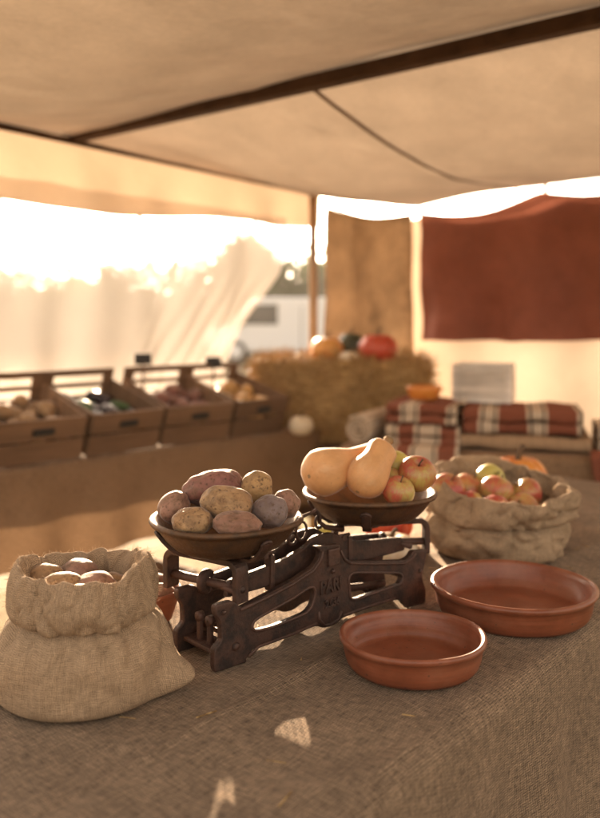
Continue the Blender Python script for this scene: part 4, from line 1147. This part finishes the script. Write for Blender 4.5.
# ------------------------------------------------------------------ bench with blankets at the back right
BXA = math.atan2(BX.y, BX.x)
bq = Vector((.78, 3.62, 0)); 
bench = empty('display_bench', tuple(bq), BXA + R(22))
tag(bench, 'brown cloth covered bench carrying blankets and a white slatted crate', 'bench')
BA = BXA + R(22); bx = Vector((math.cos(BA), math.sin(BA), 0)); by = Vector((-math.sin(BA), math.cos(BA), 0))
def BP(x, y, z): return bq + bx * x + by * y + Vector((0, 0, z))
BZ = .770
MB().box((.17, 0, BZ - .03), (1.42, .62, .04), bev=.004).build('bench_top', 'table_wood', bench)
for sx in (-.48, .82):
    for sy in (-.27, .27): MB().box((sx, sy, (BZ - .052) / 2), (.05, .05, BZ - .052), bev=.004).build('leg', 'table_wood', bench)
def bcloth(u, v):
    x = -.555 + 1.45 * u
    if v < .4: return (x, .30 - .62 * (v / .4), BZ - .004 + .003 * noise.noise(Vector((x * 6, v * 9, 1))))
    q = (v - .4) / .6; return (x, -.345 - .02 * q * math.sin(x * 19), BZ - .015 - q * .5)
MB().grid(90, 40, bcloth, lambda u, v: (u * 1.5, v * 1.1)).build('bench_cover', 'stall_burlap', bench)
def folded(x, y, z, sx, sy, h, mat, label, rz=0, layers=3, seed=0):
    """a folded blanket: stacked layers with round folded edges, one mesh"""
    mb = MB(); lh = h / layers
    for i in range(layers):
        def fn(u, v, i=i):
            a = 2 * math.pi * v; r = lh * .48
            px_ = -sx / 2 + sx * u + .006 * noise.noise(Vector((u * 3, i, seed)))
            # rounded rectangle cross-section in y,z
            hy = sy / 2 - r; c_, s_ = math.cos(a), math.sin(a)
            yy = (hy if c_ > 0 else -hy) * min(1, abs(c_) * 3) + r * c_
            zz_ = r * (abs(s_) ** .7 * (1 if s_ > 0 else -1))
            return (px_, yy + .020 * noise.noise(Vector((u * 3, i * 3, seed))), lh * (i + .5) + zz_ + .013 * noise.noise(Vector((u * 4, v * 3, seed + i))))
        mb.grid(40, 40, fn, lambda u, v: (u * sx, v * sy * 2))
    o = mb.build('folded_blanket', mat, None, BP(x, y, z), (0, 0, BA + rz)); tag(o, label, 'blanket', 'woven blankets on the bench'); return o
folded(-.23, -.06, BZ + .002, .30, .40, .085, 'blanket_a', 'striped rust and cream blanket at the bottom of the left stack', .05, 2, 1)
folded(-.22, -.05, BZ + .092, .29, .38, .080, 'blanket_b', 'rust striped blanket on top of the left stack under the bowl', -.06, 2, 2)
folded(.17, -.03, BZ + .002, .50, .42, .055, 'blanket_d', 'plain tan folded blanket under the striped ones at the right', .03, 1, 3)
folded(.16, -.02, BZ + .062, .46, .40, .095, 'blanket_b', 'rust, cream and black striped blanket in the right stack', .04, 2, 4)
folded(.64, -.02, BZ + .002, .38, .40, .10, 'blanket_a', 'striped blanket at the far right end of the bench', .02, 2, 5)
def draped(x, w, back, drop, mat, label, seed):
    def fn(u, v):
        q = v * (back + drop); xx = x + w * (u - .5) + .02 * noise.noise(Vector((u * 2, v * 2, seed)))
        wv = .010 * math.sin(u * 17 + seed) * min(1, max(0, q - back + .05) * 8)
        if q < back: return (xx, -.36 + back - q, BZ + .010 + .012 * abs(noise.noise(Vector((u * 4, v * 5, seed)))))
        return (xx, -.372 + wv, BZ + .006 - (q - back) + .012 * math.sin(u * 5 + seed))
    o = MB().grid(60, 50, fn, lambda u, v: (u * w, v * (back + drop))).build('draped_blanket', mat, None, BP(0, 0, 0), (0, 0, BA)); sd = o.modifiers.new('thick', 'SOLIDIFY'); sd.thickness = .006
    return tag(o, label, 'blanket', 'woven blankets on the bench')
draped(-.22, .30, .10, .22, 'blanket_a', 'striped blanket hanging over the front edge of the bench at the left', 3.0)
draped(.60, .34, .10, .26, 'blanket_b', 'rust striped blanket hanging over the front edge of the bench at the right', 6.0)
# rolled blanket with a spiral end
mb = MB()
spiral = []
for j in range(90):
    a = j / 89 * 2 * math.pi * 3.4; r = .012 + .052 * j / 89; spiral.append((r * math.cos(a), r * math.sin(a)))
def roll(u, v):
    q = v * 88; j = int(q); f = q - j; x0, z0 = spiral[j]; x1, z1 = spiral[min(j + 1, 89)]
    return (x0 + (x1 - x0) * f, -.15 + .36 * u, z0 + (z1 - z0) * f)
mb.grid(16, 160, roll, lambda u, v: (v * .9, u * .36))
o = mb.build('rolled_blanket', 'blanket_c', None, BP(-.465, -.12, BZ + .064), (0, 0, BA - .15)); sd = o.modifiers.new('thick', 'SOLIDIFY'); sd.thickness = .009
tag(o, 'cream rolled blanket with a spiral end at the left of the bench', 'blanket', 'woven blankets on the bench')
p = BP(-.24, -.08, BZ + .178); tbw = empty('clay_bowl', tuple(p)); tag(tbw, 'orange clay bowl standing on the left stack of blankets', 'bowl')
MB().lathe([(.001, 0), (.05, 0), (.062, .012), (.072, .04), (.076, .055), (.072, .058), (.066, .045), (.05, .015), (.001, .012)], 40).build('bowl_wall', 'pumpkin_orange', tbw)
# white slatted crate behind the blankets
wc = empty('slatted_crate', tuple(BP(-.005, .12, BZ + .160)), BA - R(4)); tag(wc, 'white slatted wooden crate standing behind the striped blankets', 'crate')
sx_, sz_, sy_ = .25, .165, .16
for sgn in (-1, 1):
    mb = MB()
    for a in (-1, 1): mb.box((a * (sx_ / 2 - .012), sgn * sy_ / 2, sz_ / 2), (.024, .014, sz_), bev=.002)
    for b in (0, 1): mb.box((0, sgn * sy_ / 2, .011 + b * (sz_ - .022)), (sx_ - .050, .014, .022), bev=.002)
    mb.build('frame', 'white_wood', wc)
    mb = MB()
    for k in range(5): mb.box((0, sgn * sy_ / 2, .036 + .0235 * k), (sx_ - .050, .008, .0165), bev=.001)
    mb.build('slat_panel', 'white_wood', wc)
for sgn in (-1, 1): MB().box((sgn * (sx_ / 2 - .006), 0, sz_ / 2), (.010, sy_ - .016, sz_ - .01), bev=.001).build('end_panel', 'white_wood', wc)
MB().box((0, 0, .006), (sx_ - .03, sy_ - .016, .008)).build('floor_board', 'white_wood', wc)

# ------------------------------------------------------------------ light, sky, camera
if True:
    hm = bpy.data.materials.new('haze'); hm.use_nodes = True; hm.node_tree.nodes.clear()
    ho = hm.node_tree.nodes.new('ShaderNodeOutputMaterial'); hv = hm.node_tree.nodes.new('ShaderNodeVolumePrincipled')
    hv.inputs['Color'].default_value = (1.0, .93, .85, 1); hv.inputs['Density'].default_value = .0008; hv.inputs['Anisotropy'].default_value = .4
    hm.node_tree.links.new(hv.outputs[0], ho.inputs['Volume'])
    hb = MB().box((0, 28, 4.5), (90, 76, 12)).build('haze', hm); tag(hb, kind='stuff')
w = bpy.data.worlds.new('World'); sc.world = w; w.use_nodes = True; nt = w.node_tree; nt.nodes.clear()
sky = nt.nodes.new('ShaderNodeTexSky'); sky.sky_type = 'NISHITA'; sky.sun_disc = False
sky.sun_elevation = SUN_EL; sky.sun_rotation = SUN_AZ; sky.air_density = 1.0; sky.dust_density = 4.0; sky.ozone_density = .6
tint = nt.nodes.new('ShaderNodeMix'); tint.data_type = 'RGBA'; tint.blend_type = 'MULTIPLY'; tint.inputs[0].default_value = 1.0
tint.inputs[7].default_value = (1.0, .84, .69, 1)
bg = nt.nodes.new('ShaderNodeBackground'); bg.inputs['Strength'].default_value = .12
ow = nt.nodes.new('ShaderNodeOutputWorld')
bw = nt.nodes.new('ShaderNodeRGBToBW'); hz_ = nt.nodes.new('ShaderNodeMix'); hz_.data_type = 'RGBA'; hz_.inputs[0].default_value = .8
nt.links.new(sky.outputs[0], bw.inputs[0]); nt.links.new(sky.outputs[0], hz_.inputs[6]); nt.links.new(bw.outputs[0], hz_.inputs[7])
nt.links.new(hz_.outputs[2], tint.inputs[6]); nt.links.new(tint.outputs[2], bg.inputs['Color']); nt.links.new(bg.outputs[0], ow.inputs['Surface'])
sl = bpy.data.lights.new('sun', 'SUN'); sl.energy = 5.0; sl.angle = R(.6); sl.color = (1.0, .73, .47)
so = bpy.data.objects.new('sun', sl); COL.objects.link(so)
sd = Vector((math.sin(SUN_AZ) * math.cos(SUN_EL), math.cos(SUN_AZ) * math.cos(SUN_EL), math.sin(SUN_EL)))
so.rotation_euler = sd.to_track_quat('Z', 'Y').to_euler(); so.location = sd * 60

cam = bpy.data.cameras.new('camera'); co = bpy.data.objects.new('camera', cam); COL.objects.link(co)
co.location = (0, 0, EYE); co.rotation_euler = (R(90), 0, 0)
cam.sensor_fit = 'VERTICAL'; cam.sensor_height = 36; cam.sensor_width = 36; cam.lens = F / 818 * 36
cam.shift_y = -(409 - HY) / 818; cam.clip_start = .02; cam.clip_end = 1500
cam.dof.use_dof = True; cam.dof.focus_distance = 1.34; cam.dof.aperture_fstop = cam.lens / 16.0; cam.dof.aperture_blades = 0
sc.camera = co
sc.view_settings.view_transform = 'Standard'; sc.view_settings.look = 'None'; sc.view_settings.gamma = 1; sc.view_settings.use_curve_mapping = False
sc.view_settings.exposure = 2.85
sc.render.engine = 'CYCLES'
cy = sc.cycles; cy.use_denoising = True; cy.max_bounces = 10; cy.diffuse_bounces = 5; cy.transparent_max_bounces = 24; cy.transmission_bounces = 6
cy.sample_clamp_indirect = 6; cy.caustics_reflective = False; cy.caustics_refractive = False
